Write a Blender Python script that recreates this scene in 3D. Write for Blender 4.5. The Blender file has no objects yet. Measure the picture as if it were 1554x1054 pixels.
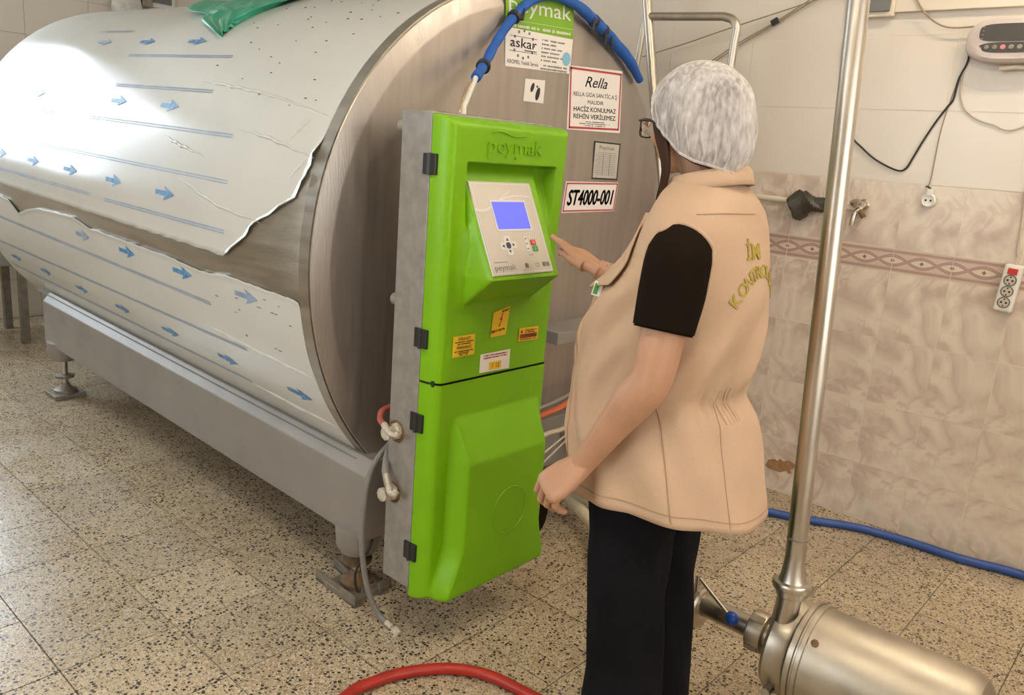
import bpy, bmesh, math, random
import numpy as np
from mathutils import Vector, Matrix
random.seed(7); np.random.seed(7)
scene = bpy.context.scene
COL = scene.collection
R_ = math.radians

# ------------------------------------------------------------------ camera
CAM = np.array([0.0, 0.0, 1.42]); FPX = 1215.0
yaw, pitch, roll = R_(48.88), R_(13.71), R_(4.60)
fw = np.array([math.sin(yaw)*math.cos(pitch), math.cos(yaw)*math.cos(pitch), -math.sin(pitch)])
r0 = np.array([math.cos(yaw), -math.sin(yaw), 0.0]); u0 = np.cross(r0, fw)
rt = math.cos(roll)*r0 + math.sin(roll)*u0
up = -math.sin(roll)*r0 + math.cos(roll)*u0
cd = bpy.data.cameras.new('camera'); cam = bpy.data.objects.new('camera', cd); COL.objects.link(cam)
m = Matrix.Identity(4)
for i in range(3):
    m[i][0] = rt[i]; m[i][1] = up[i]; m[i][2] = -fw[i]; m[i][3] = CAM[i]
cam.matrix_world = m
cd.sensor_width = 36.0; cd.lens = FPX/1554*36.0; cd.clip_start = 0.02
scene.camera = cam

# ------------------------------------------------------------------ world, exposure, large lights
world = bpy.data.worlds.new('world'); scene.world = world; world.use_nodes = True
world.node_tree.nodes['Background'].inputs[0].default_value = (0.75, 0.86, 1.0, 1)
world.node_tree.nodes['Background'].inputs[1].default_value = 1.0
scene.view_settings.view_transform = 'Standard'; scene.view_settings.look = 'None'
scene.view_settings.gamma = 1.0; scene.view_settings.use_curve_mapping = False
scene.view_settings.exposure = 0.0
def area(name, loc, target, sx, sy, power, color):
    l = bpy.data.lights.new(name, 'AREA'); l.shape = 'RECTANGLE'; l.size = sx; l.size_y = sy
    l.energy = power; l.color = color
    o = bpy.data.objects.new(name, l); COL.objects.link(o); o.location = loc
    o.rotation_euler = (Vector(target)-Vector(loc)).to_track_quat('-Z', 'Y').to_euler()
    return o
# daylight through the window of the back wall, and through a large opening behind the photographer
area('window_daylight', (0.85, 6.27, 1.95), (0.85, 0, 1.6), 1.35, 1.35, 72, (0.74, 0.87, 1.0))
area('window_daylight_front', (1.0, -1.95, 1.75), (1.6, 2.0, 1.0), 2.6, 1.5, 42, (1.0, 0.93, 0.84))

area('window_daylight_left', (-1.86, 1.9, 1.75), (1.5, 2.2, 0.9), 1.7, 1.2, 42, (0.93, 0.97, 1.0))
# ------------------------------------------------------------------ helpers
def V(*a): return np.array(a, float)
def nrm(v): v = np.asarray(v, float); return v/np.linalg.norm(v)
def at(px, py, axis, val):
    d = fw*FPX + rt*(px-777) - up*(py-527); i = 'XYZ'.index(axis)
    return CAM + d*((val-CAM[i])/d[i])
class MB:
    def __init__(s): s.v = []; s.f = []
    def add(s, vs, fs):
        n = len(s.v); s.v += [tuple(map(float, q)) for q in vs]; s.f += [tuple(i+n for i in q) for q in fs]; return s
    def box(s, a, b):
        x0, y0, z0 = a; x1, y1, z1 = b
        return s.add([(x0,y0,z0),(x1,y0,z0),(x1,y1,z0),(x0,y1,z0),(x0,y0,z1),(x1,y0,z1),(x1,y1,z1),(x0,y1,z1)],
                     [(0,3,2,1),(4,5,6,7),(0,1,5,4),(1,2,6,5),(2,3,7,6),(3,0,4,7)])
    def obox(s, c, ax, ay, az):          # oriented box, half vectors
        c = V(*c); ax, ay, az = map(np.asarray, (ax, ay, az)); vs = []
        for k in (-1, 1):
            for i, j in ((-1,-1),(1,-1),(1,1),(-1,1)): vs.append(c+i*ax+j*ay+k*az)
        return s.add(vs, [(0,3,2,1),(4,5,6,7),(0,1,5,4),(1,2,6,5),(2,3,7,6),(3,0,4,7)])
    def rings(s, rings, cap=True, closed=True):
        n = len(rings[0]); vs = [q for r in rings for q in r]; fs = []
        for i in range(len(rings)-1):
            for j in range(n if closed else n-1):
                k = (j+1) % n; fs.append((i*n+j, i*n+k, (i+1)*n+k, (i+1)*n+j))
        if cap: fs.append(tuple(reversed(range(n)))); fs.append(tuple(range((len(rings)-1)*n, len(rings)*n)))
        return s.add(vs, fs)
    def tube(s, pts, rad, n=12, cap=True, flat=None):
        pts = [np.asarray(p, float) for p in pts]; m_ = len(pts)
        rads = rad if hasattr(rad, '__len__') else [rad]*m_
        T = [nrm(pts[min(i+1, m_-1)]-pts[max(i-1, 0)]) for i in range(m_)]
        a = V(0,0,1) if abs(T[0][2]) < .9 else V(1,0,0)
        N = nrm(a - T[0]*(a@T[0])); out = []
        for i in range(m_):
            N = nrm(N - T[i]*(N@T[i])); B = np.cross(T[i], N)
            out.append([pts[i] + rads[i]*(math.cos(t)*N + (flat or 1)*math.sin(t)*B) for t in np.linspace(0, 2*math.pi, n, endpoint=False)])
        return s.rings(out, cap)
    def lathe(s, prof, o, axis, n=32, cap=True):    # prof: (radius, distance along axis)
        axis = nrm(axis); a = V(0,0,1) if abs(axis[2]) < .9 else V(1,0,0)
        N = nrm(a - axis*(a@axis)); B = np.cross(axis, N); o = V(*o)
        return s.rings([[o + axis*h + rr*(math.cos(t)*N + math.sin(t)*B) for t in np.linspace(0, 2*math.pi, n, endpoint=False)] for rr, h in prof], cap)
    def ell(s, c, ra, fr=None, nu=20, nv=12):       # ellipsoid, fr = 3 axes
        c = V(*c); fr = fr if fr is not None else np.eye(3); rg = []
        for i in range(nv+1):
            t = math.pi*(0.02+0.96*i/nv)
            rg.append([c + fr[0]*ra[0]*math.sin(t)*math.cos(p) + fr[1]*ra[1]*math.sin(t)*math.sin(p) + fr[2]*ra[2]*math.cos(t) for p in np.linspace(0, 2*math.pi, nu, endpoint=False)])
        return s.rings(rg[::-1], True)
    def poly(s, pts, d):                            # flat polygon extruded by vector d
        n = len(pts); vs = [np.asarray(p, float) for p in pts]; vs += [p+np.asarray(d) for p in vs]
        return s.add(vs, [tuple(range(n))[::-1], tuple(range(n, 2*n))] + [(i, (i+1) % n, n+(i+1) % n, n+i) for i in range(n)])
    def grid(s, P):                                 # P[i][j] points
        a, b = len(P), len(P[0]); vs = [P[i][j] for i in range(a) for j in range(b)]
        return s.add(vs, [(i*b+j, i*b+j+1, (i+1)*b+j+1, (i+1)*b+j) for i in range(a-1) for j in range(b-1)])
    def mesh(s, name, mat=None, smooth=False, fix=True):
        me = bpy.data.meshes.new(name); me.from_pydata(s.v, [], s.f); 
        if fix:
            bm = bmesh.new(); bm.from_mesh(me); bmesh.ops.recalc_face_normals(bm, faces=bm.faces); bm.to_mesh(me); bm.free()
        if mat: me.materials.append(mat)
        if smooth:
            for p in me.polygons: p.use_smooth = True
            try: me.set_sharp_from_angle(angle=R_(smooth if smooth is not True else 40))
            except Exception: pass
        me.update(); return me
    def obj(s, name, mat, parent=None, smooth=False, fix=True, bevel=0):
        return link(name, s.mesh(name, mat, smooth, fix), parent, bevel)
def link(name, me, parent=None, bevel=0):
    o = bpy.data.objects.new(name, me); COL.objects.link(o)
    if parent is not None:
        o.parent = parent
        root = Matrix.Identity(4); p = parent
        chain = Vector((0,0,0))
        o.matrix_parent_inverse = Matrix.Translation(-Vector(parent.get('_o', (0,0,0))))
    if bevel:
        b = o.modifiers.new('bevel', 'BEVEL'); b.width = bevel; b.segments = 2; b.limit_method = 'ANGLE'
    return o
def tag(o, label=None, cat=None, group=None, kind=None):
    if label: o['label'] = label
    if cat: o['category'] = cat
    if group: o['group'] = group
    if kind: o['kind'] = kind
    return o
def thing(name, label, cat, loc, group=None):
    o = bpy.data.objects.new(name, None); COL.objects.link(o); o.location = loc; o.empty_display_size = .1
    o['_o'] = tuple(map(float, loc))
    return tag(o, label, cat, group)
def curve(pts, n=10):
    pts = [np.asarray(p, float) for p in pts]; P = [2*pts[0]-pts[1]] + pts + [2*pts[-1]-pts[-2]]; out = []
    for i in range(1, len(P)-2):
        for t in np.linspace(0, 1, n, endpoint=False):
            a, b, c, d = P[i-1], P[i], P[i+1], P[i+2]
            out.append(.5*((2*b)+(-a+c)*t+(2*a-5*b+4*c-d)*t*t+(-a+3*b-3*c+d)*t**3))
    return out + [pts[-1]]
_fc = {}
def text_mesh(body, bold=0.0, shear=0.0):
    """flat lettering: verts (n,3) with cap height about 0.7, and faces"""
    key = (body, bold, shear)
    if key not in _fc:
        c = bpy.data.curves.new('lettering', 'FONT'); c.body = body; c.size = 1; c.offset = bold; c.shear = shear
        c.align_x = 'CENTER'; c.resolution_u = 3; c.fill_mode = 'FRONT'
        o = bpy.data.objects.new('lettering', c); COL.objects.link(o)
        dg = bpy.context.evaluated_depsgraph_get(); me = bpy.data.meshes.new_from_object(o.evaluated_get(dg))
        vs = [tuple(v.co) for v in me.vertices]; fs = [tuple(p.vertices) for p in me.polygons]
        bpy.data.objects.remove(o); bpy.data.curves.remove(c); bpy.data.meshes.remove(me)
        _fc[key] = (np.array(vs) if vs else np.zeros((0,3)), fs)
    return _fc[key]
def put_text(mb, body, c, ux, uz, h, width=None, bold=0.0, shear=0.0):
    """append lettering centred at c; ux, uz unit vectors; h = capital height; width squeezes to a given width"""
    vs, fs = text_mesh(body, 0.0, shear)
    if not len(vs): return
    sc = h/0.72; w = (vs[:,0].max()-vs[:,0].min())*sc; kx = sc*(width/w if width else 1)
    mid = (vs[:,0].max()+vs[:,0].min())/2
    c, ux, uz = np.asarray(c, float), np.asarray(ux, float), np.asarray(uz, float)
    for dx, dz in (((0,0),) if not bold else ((-1,0),(1,0),(0,-.7),(0,.7))):
        mb.add([c + ux*((x-mid)*kx+dx*bold*kx) + uz*(y*sc - h/2+dz*bold*sc) for x, y, z in vs], fs)

# ------------------------------------------------------------------ materials
def new_mat(name):
    mt = bpy.data.materials.new(name); mt.use_nodes = True; nt = mt.node_tree
    return mt, nt, nt.nodes['Principled BSDF']
def sock(nt, a, b): nt.links.new(a, b)
def mat(name, col, rough=.5, metal=0.0, noise=0.0, nscale=20.0, bump=0.0, bscale=60.0, stretch=None, coat=0.0, trans=0.0, alpha=1.0, emit=None, spec=None, rvar=0.0):
    mt, nt, b = new_mat(name)
    b.inputs['Base Color'].default_value = (*col, 1); b.inputs['Roughness'].default_value = rough; b.inputs['Metallic'].default_value = metal
    if coat: b.inputs['Coat Weight'].default_value = coat
    if trans: b.inputs['Transmission Weight'].default_value = trans
    if spec is not None: b.inputs['Specular IOR Level'].default_value = spec
    if alpha < 1: b.inputs['Alpha'].default_value = alpha
    if emit: b.inputs['Emission Color'].default_value = (*emit[0], 1); b.inputs['Emission Strength'].default_value = emit[1]
    if noise or bump or rvar:
        g = nt.nodes.new('ShaderNodeNewGeometry'); mp = nt.nodes.new('ShaderNodeMapping'); sock(nt, g.outputs['Position'], mp.inputs[0])
        if stretch: mp.inputs['Scale'].default_value = stretch
    if noise or rvar:
        n = nt.nodes.new('ShaderNodeTexNoise'); n.inputs['Scale'].default_value = nscale; n.inputs['Detail'].default_value = 6
        sock(nt, mp.outputs[0], n.inputs['Vector'])
    if noise:
        rp = nt.nodes.new('ShaderNodeValToRGB'); sock(nt, n.outputs['Fac'], rp.inputs[0])
        rp.color_ramp.elements[0].position = .3; rp.color_ramp.elements[1].position = .7
        rp.color_ramp.elements[0].color = (*[c*(1-noise) for c in col], 1); rp.color_ramp.elements[1].color = (*[min(1, c*(1+noise*.6)) for c in col], 1)
        sock(nt, rp.outputs[0], b.inputs['Base Color'])
    if rvar:
        mr = nt.nodes.new('ShaderNodeMapRange'); sock(nt, n.outputs['Fac'], mr.inputs[0])
        mr.inputs['From Min'].default_value = .3; mr.inputs['From Max'].default_value = .7
        mr.inputs['To Min'].default_value = max(.02, rough-rvar); mr.inputs['To Max'].default_value = rough+rvar; sock(nt, mr.outputs[0], b.inputs['Roughness'])
    if bump:
        n2 = nt.nodes.new('ShaderNodeTexNoise'); n2.inputs['Scale'].default_value = bscale; n2.inputs['Detail'].default_value = 4
        sock(nt, mp.outputs[0], n2.inputs['Vector'])
        bp = nt.nodes.new('ShaderNodeBump'); bp.inputs['Strength'].default_value = bump; bp.inputs['Distance'].default_value = .01
        sock(nt, n2.outputs['Fac'], bp.inputs['Height']); sock(nt, bp.outputs[0], b.inputs['Normal'])
    return mt
M = {}
M['steel'] = mat('brushed_steel', (.55,.51,.46), .36, 1, .12, 3, .08, 25, (1,1,14), rvar=.06)
M['face'] = mat('tank_face_steel', (.43,.39,.355), .42, .85, .10, 3.0, .06, 18, (14,1,1), rvar=.07)
M['bare'] = mat('tank_shell_steel', (.50,.47,.42), .34, 1, .15, 4, .08, 30, (8,1,8), rvar=.06)
M['frame'] = mat('frame_steel', (.33,.31,.285), .48, .35, .10, 5, .05, 30)
M['pipe'] = mat('polished_pipe', (.56,.51,.44), .36, 1, .10, 5, .03, 40, (10,10,1), rvar=.06)
M['pump'] = mat('pump_steel', (.48,.43,.35), .45, 1, .22, 9, .05, 60, rvar=.10)
M['film'] = mat('protective_film', (.65,.65,.61), .20, 0, .04, 3, .03, 14, spec=.5)
M['wrinkle'] = mat('film_wrinkle', (.64,.63,.58), .35)
M['filmedge'] = mat('film_torn_edge', (.46,.44,.38), .5)
M['arrow'] = mat('blue_print', (.10,.30,.60), .45, 0, .5, 60)
M['line'] = mat('pale_blue_print', (.30,.39,.54), .5, 0, .25, 12)
M['speck'] = mat('glue_speck', (.12,.10,.08), .7)
M['green'] = mat('green_plastic', (.185,.445,.002), .38, 0, .05, 6, .03, 90, spec=.35)
M['greensheet'] = mat('green_sheet', (.05,.40,.25), .4, 0, .15, 14, .2, 25)
M['cab'] = mat('cabinet_grey', (.33,.315,.29), .5, .35, .18, 30, .04, 120)
M['cabdust'] = mat('dusty_top', (.36,.31,.23), .8, 0, .3, 40)
M['black'] = mat('black_plastic', (.02,.02,.02), .45)
M['dark'] = mat('dark_groove', (.015,.03,.01), .7)
M['white'] = mat('white_plastic', (.78,.76,.70), .4)
M['sticker'] = mat('sticker_white', (.86,.82,.80), .45)
M['panel'] = mat('control_panel_grey', (.60,.57,.53), .32, .2, .05, 10)
M['panelw'] = mat('panel_white_print', (.78,.77,.76), .35)
M['ink'] = mat('black_ink', (.02,.018,.02), .5)
M['inkgrey'] = mat('grey_ink', (.18,.17,.17), .5)
M['inkred'] = mat('red_ink', (.45,.05,.06), .5)
M['inkblue'] = mat('navy_ink', (.03,.03,.12), .5)
M['lblue'] = mat('light_blue_badge', (.22,.52,.72), .5)
M['stgreen'] = mat('sticker_green', (.20,.42,.02), .45)
M['yellow'] = mat('warning_yellow', (.85,.55,.02), .5)
M['brownred'] = mat('warning_brown', (.28,.06,.02), .5)
M['screen'] = mat('lit_screen', (.05,.06,.5), .3, emit=((.10,.12,1.0), .95))
M['redbtn'] = mat('red_button', (.55,.03,.02), .4)
M['grnbtn'] = mat('green_button', (.05,.28,.06), .4)
M['bluefoam'] = mat('blue_foam', (.012,.10,.42), .7, 0, .2, 30, .25, 60)
M['bluehose'] = mat('blue_hose', (.02,.07,.28), .4)
M['ball'] = mat('blue_ball', (.01,.07,.42), .3)
M['redhose'] = mat('red_hose', (.40,.022,.012), .42, 0, .15, 20)
M['redrub'] = mat('faded_red_rubber', (.45,.10,.08), .55)
M['orange'] = mat('orange_hose', (.62,.14,.05), .5)
M['greyhose'] = mat('grey_hose', (.22,.21,.19), .55, 0, .1, 30)
M['corr'] = mat('cream_corrugated', (.62,.54,.38), .5)
M['fit'] = mat('limescaled_fitting', (.60,.55,.45), .6, .2, .3, 90, .3, 120)
M['copper'] = mat('brass_tube', (.62,.45,.22), .35, .9)
M['rust'] = mat('rusty_steel', (.20,.12,.06), .8, .2, .4, 40)
M['footsteel'] = mat('dull_foot_steel', (.30,.27,.22), .55, .6, .25, 30)
M['grout'] = mat('pale_grout', (.80,.70,.56), .85, 0, .12, 6)
M['floorgrout'] = mat('floor_grout', (.27,.22,.15), .85, 0, .75, 1.6)
M['plaster'] = mat('plaster', (.66,.60,.50), .8)
M['tileup'] = mat('beige_glazed_tile', (.72,.65,.565), .28, 0, .05, 2.0, .02, 40)
M['trunk'] = mat('cream_board', (.70,.62,.50), .5)
M['brown'] = mat('exposed_brown_adhesive', (.36,.20,.09), .85, 0, .25, 40)
M['skin'] = mat('skin', (.50,.275,.17), .5, 0, .06, 12, .05, 160)
M['skin'].node_tree.nodes['Principled BSDF'].inputs['Subsurface Weight'].default_value = .12
M['skin'].node_tree.nodes['Principled BSDF'].inputs['Subsurface Radius'].default_value = (.012,.005,.003)
M['nail'] = mat('nail', (.66,.38,.30), .3)
M['vest'] = mat('beige_cotton', (.57,.40,.275), .85, 0, .05, 8, .25, 420, spec=.2)
M['seam'] = mat('beige_stitch', (.40,.26,.16), .9)
M['shirt'] = mat('black_brown_jersey', (.011,.007,.004), 1.0, 0, .2, 10, spec=.1)
M['trouser'] = mat('black_trouser', (.006,.0055,.008), .9, 0, .3, 8, .25, 22, spec=.15)
M['hair'] = mat('dark_brown_hair', (.045,.018,.008), .6, 0, .4, 120, stretch=(1,1,.06), spec=.2)
M['gold'] = mat('gold', (.80,.52,.18), .25, 1)
M['embro'] = mat('olive_gold_thread', (.40,.30,.04), .6, 0, .35, 220)
M['glass'] = mat('lens', (.9,.9,.88), .05, trans=1.0)
M['lensrim'] = mat('black_rim', (.02,.018,.016), .3)
M['bag'] = mat('black_bag', (.045,.04,.028), .45, 0, .35, 40, .5, 30)
M['chrome'] = mat('worn_chrome', (.60,.53,.44), .3, 1, .3, 60)
M['pinkgrey'] = mat('indicator_shell', (.58,.50,.46), .4)
M['dispdark'] = mat('dark_display', (.05,.043,.034), .45)
M['pinkbtn'] = mat('pink_button', (.70,.20,.20), .4)
M['wire'] = mat('cream_wire', (.58,.50,.40), .6)
M['wireg'] = mat('brown_cord', (.32,.25,.17), .7)
M['greybox'] = mat('grey_box', (.16,.16,.15), .5)
M['woodbag'] = mat('white_bag', (.70,.66,.60), .6, 0, .2, 20, .3, 20)
M['lamp'] = mat('lit_tube', (1,1,1), .5, emit=((1.0,.88,.71), 60))
M['pane'] = mat('window_pane', (.9,.95,1), .05, trans=1.0)
# hair net: thin crinkled white fleece, half see-through
def m_cap():
    mt, nt, b = new_mat('hairnet_fleece')
    b.inputs['Base Color'].default_value = (.80,.76,.74,1); b.inputs['Roughness'].default_value = .7
    tc = nt.nodes.new('ShaderNodeTexCoord'); mp = nt.nodes.new('ShaderNodeMapping'); mp.inputs['Scale'].default_value = (1,1,.35); sock(nt, tc.outputs['Object'], mp.inputs[0])
    n = nt.nodes.new('ShaderNodeTexNoise'); n.inputs['Scale'].default_value = 110; n.inputs['Detail'].default_value = 7; sock(nt, mp.outputs[0], n.inputs['Vector'])
    n2 = nt.nodes.new('ShaderNodeTexNoise'); n2.inputs['Scale'].default_value = 14; n2.inputs['Detail'].default_value = 3; sock(nt, mp.outputs[0], n2.inputs['Vector'])
    ad = nt.nodes.new('ShaderNodeMath'); ad.operation = 'ADD'; sock(nt, n.outputs['Fac'], ad.inputs[0]); sock(nt, n2.outputs['Fac'], ad.inputs[1])
    mr = nt.nodes.new('ShaderNodeMapRange'); sock(nt, ad.outputs[0], mr.inputs[0])
    mr.inputs['From Min'].default_value = .75; mr.inputs['From Max'].default_value = 1.25; mr.inputs['To Min'].default_value = .34; mr.inputs['To Max'].default_value = .80
    sock(nt, mr.outputs[0], b.inputs['Alpha'])
    bp = nt.nodes.new('ShaderNodeBump'); bp.inputs['Strength'].default_value = .5; bp.inputs['Distance'].default_value = .004; sock(nt, ad.outputs[0], bp.inputs['Height']); sock(nt, bp.outputs[0], b.inputs['Normal'])
    return mt
M['cap'] = m_cap()
def m_terrazzo():
    mt, nt, b = new_mat('terrazzo')
    g = nt.nodes.new('ShaderNodeNewGeometry'); oi = nt.nodes.new('ShaderNodeObjectInfo')
    def vor(scale, thr0, thr1):
        v = nt.nodes.new('ShaderNodeTexVoronoi'); v.inputs['Scale'].default_value = scale; sock(nt, g.outputs['Position'], v.inputs['Vector'])
        sp = nt.nodes.new('ShaderNodeSeparateColor'); sock(nt, v.outputs['Color'], sp.inputs[0])
        gt = nt.nodes.new('ShaderNodeMath'); gt.operation = 'GREATER_THAN'; sock(nt, sp.outputs[0], gt.inputs[0]); gt.inputs[1].default_value = thr0
        lt = nt.nodes.new('ShaderNodeMath'); lt.operation = 'LESS_THAN'; sock(nt, v.outputs['Distance'], lt.inputs[0]); lt.inputs[1].default_value = thr1
        mu = nt.nodes.new('ShaderNodeMath'); mu.operation = 'MULTIPLY'; sock(nt, gt.outputs[0], mu.inputs[0]); sock(nt, lt.outputs[0], mu.inputs[1])
        return mu.outputs[0], sp.outputs[1]
    def mix(fac, a, c):
        x = nt.nodes.new('ShaderNodeMix'); x.data_type = 'RGBA'
        if hasattr(fac, 'links'): sock(nt, fac, x.inputs['Factor'])
        else: x.inputs['Factor'].default_value = fac
        for s_, k in ((a, 'A'), (c, 'B')):
            t = [i for i in x.inputs if i.name == k and i.type == 'RGBA'][0]
            if hasattr(s_, 'links'): sock(nt, s_, t)
            else: t.default_value = (*s_, 1)
        return [o for o in x.outputs if o.type == 'RGBA'][0]
    n = nt.nodes.new('ShaderNodeTexNoise'); n.inputs['Scale'].default_value = 2.2; n.inputs['Detail'].default_value = 5; sock(nt, g.outputs['Position'], n.inputs['Vector'])
    rp = nt.nodes.new('ShaderNodeValToRGB'); sock(nt, n.outputs['Fac'], rp.inputs[0])
    rp.color_ramp.elements[0].position = .3; rp.color_ramp.elements[0].color = (.43,.335,.215,1)
    rp.color_ramp.elements[1].position = .7; rp.color_ramp.elements[1].color = (.55,.445,.30,1)
    c = rp.outputs[0]
    f, _ = vor(140, .45, .5); c = mix(f, c, (.63,.53,.39))
    f, _ = vor(165, .70, .40); c = mix(f, c, (.30,.21,.12))
    f, _ = vor(95, .74, .44); c = mix(f, c, (.045,.034,.025))
    f, _ = vor(190, .72, .44); c = mix(f, c, (.08,.06,.04))
    hs = nt.nodes.new('ShaderNodeHueSaturation'); mr = nt.nodes.new('ShaderNodeMapRange'); sock(nt, oi.outputs['Random'], mr.inputs[0])
    mr.inputs['To Min'].default_value = .90; mr.inputs['To Max'].default_value = 1.08
    sock(nt, mr.outputs[0], hs.inputs['Value']); sock(nt, c, hs.inputs['Color']); sock(nt, hs.outputs[0], b.inputs['Base Color'])
    n3 = nt.nodes.new('ShaderNodeTexNoise'); n3.inputs['Scale'].default_value = 5; n3.inputs['Detail'].default_value = 4; sock(nt, g.outputs['Position'], n3.inputs['Vector'])
    m2 = nt.nodes.new('ShaderNodeMapRange'); sock(nt, n3.outputs['Fac'], m2.inputs[0]); m2.inputs['From Min'].default_value = .35; m2.inputs['From Max'].default_value = .65
    m2.inputs['To Min'].default_value = .18; m2.inputs['To Max'].default_value = .36; sock(nt, m2.outputs[0], b.inputs['Roughness'])
    n4 = nt.nodes.new('ShaderNodeTexNoise'); n4.inputs['Scale'].default_value = 90; sock(nt, g.outputs['Position'], n4.inputs['Vector'])
    bp = nt.nodes.new('ShaderNodeBump'); bp.inputs['Strength'].default_value = .12; bp.inputs['Distance'].default_value = .006; sock(nt, n4.outputs['Fac'], bp.inputs['Height']); sock(nt, bp.outputs[0], b.inputs['Normal'])
    return mt
M['terrazzo'] = m_terrazzo()
def m_marble():
    mt, nt, b = new_mat('marbled_tile')
    tc = nt.nodes.new('ShaderNodeTexCoord'); oi = nt.nodes.new('ShaderNodeObjectInfo')
    mu = nt.nodes.new('ShaderNodeVectorMath'); mu.operation = 'SCALE'; sock(nt, oi.outputs['Location'], mu.inputs[0]); mu.inputs['Scale'].default_value = .35
    ad = nt.nodes.new('ShaderNodeVectorMath'); ad.operation = 'ADD'; sock(nt, tc.outputs['Object'], ad.inputs[0]); sock(nt, mu.outputs[0], ad.inputs[1])
    def noise(sc, det, dist):
        n = nt.nodes.new('ShaderNodeTexNoise'); n.inputs['Scale'].default_value = sc; n.inputs['Detail'].default_value = det; n.inputs['Distortion'].default_value = dist
        sock(nt, ad.outputs[0], n.inputs['Vector']); return n.outputs['Fac']
    def ramp(f, st):
        r = nt.nodes.new('ShaderNodeValToRGB'); sock(nt, f, r.inputs[0]); e = r.color_ramp.elements
        while len(e) < len(st): e.new(.5)
        for q, (p, c) in zip(e, st): q.position = p; q.color = (*c, 1)
        return r.outputs[0]
    base = ramp(noise(7, 5, .8), [(.28, (.50,.395,.325)), (.44, (.66,.565,.475)), (.60, (.74,.66,.545)), (.74, (.64,.49,.43))])
    vein = ramp(noise(9, 6, 1.1), [(.40, (0,0,0)), (.49, (1,1,1)), (.51, (.8,.8,.8)), (.58, (0,0,0))])
    vm = ramp(noise(5, 2, .3), [(.44, (0,0,0)), (.66, (1,1,1))])
    mul = nt.nodes.new('ShaderNodeMath'); mul.operation = 'MULTIPLY'; sock(nt, vein, mul.inputs[0]); sock(nt, vm, mul.inputs[1])
    sc = nt.nodes.new('ShaderNodeMath'); sc.operation = 'MULTIPLY'; sock(nt, mul.outputs[0], sc.inputs[0]); sc.inputs[1].default_value = .70
    x = nt.nodes.new('ShaderNodeMix'); x.data_type = 'RGBA'; sock(nt, sc.outputs[0], x.inputs['Factor'])
    A = [i for i in x.inputs if i.name == 'A' and i.type == 'RGBA'][0]; B = [i for i in x.inputs if i.name == 'B' and i.type == 'RGBA'][0]
    sock(nt, base, A); B.default_value = (.48,.345,.29,1)
    sock(nt, [o for o in x.outputs if o.type == 'RGBA'][0], b.inputs['Base Color']); b.inputs['Roughness'].default_value = .3
    return mt
M['marble'] = m_marble()
def m_border():
    mt, nt, b = new_mat('guilloche_border_tile')
    tc = nt.nodes.new('ShaderNodeTexCoord'); sp = nt.nodes.new('ShaderNodeSeparateXYZ'); sock(nt, tc.outputs['Object'], sp.inputs[0])
    def mth(op, a, c=None):
        n = nt.nodes.new('ShaderNodeMath'); n.operation = op
        for i, q in enumerate((a, c)):
            if q is None: continue
            if hasattr(q, 'links'): sock(nt, q, n.inputs[i])
            else: n.inputs[i].default_value = q
        return n.outputs[0]
    y, z = sp.outputs[1], sp.outputs[2]
    co = mth('MULTIPLY', mth('COSINE', mth('MULTIPLY', y, 2*math.pi/.2205)), .019)
    az = mth('ABSOLUTE', z)
    d = mth('ABSOLUTE', mth('SUBTRACT', az, mth('ABSOLUTE', co)))
    band = mth('LESS_THAN', d, .0062); bandin = mth('LESS_THAN', d, .0018)
    l1 = mth('LESS_THAN', mth('ABSOLUTE', mth('SUBTRACT', az, .036)), .0042)
    l2 = mth('LESS_THAN', mth('ABSOLUTE', mth('SUBTRACT', az, .0295)), .0012)
    ay = mth('ABSOLUTE', y); yy = mth('MINIMUM', ay, mth('SUBTRACT', .11025, ay))
    dia = mth('LESS_THAN', mth('ADD', yy, az), .0085)
    fill = mth('LESS_THAN', az, mth('ABSOLUTE', co))
    def mix(f, a, c):
        x = nt.nodes.new('ShaderNodeMix'); x.data_type = 'RGBA'; sock(nt, f, x.inputs['Factor'])
        for s_, k in ((a, 'A'), (c, 'B')):
            t = [i for i in x.inputs if i.name == k and i.type == 'RGBA'][0]
            if hasattr(s_, 'links'): sock(nt, s_, t)
            else: t.default_value = (*s_, 1)
        return [o for o in x.outputs if o.type == 'RGBA'][0]
    inz = mth('LESS_THAN', az, .028)
    c = mix(inz, (.58,.45,.37), (.60,.46,.38)); c = mix(fill, c, (.66,.55,.45)); c = mix(band, c, (.36,.235,.20)); c = mix(bandin, c, (.44,.31,.26))
    c = mix(dia, c, (.24,.14,.13)); c = mix(l1, c, (.38,.25,.21)); c = mix(l2, c, (.42,.29,.25))
    sock(nt, c, b.inputs['Base Color']); b.inputs['Roughness'].default_value = .3
    return mt
M['border'] = m_border()
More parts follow.
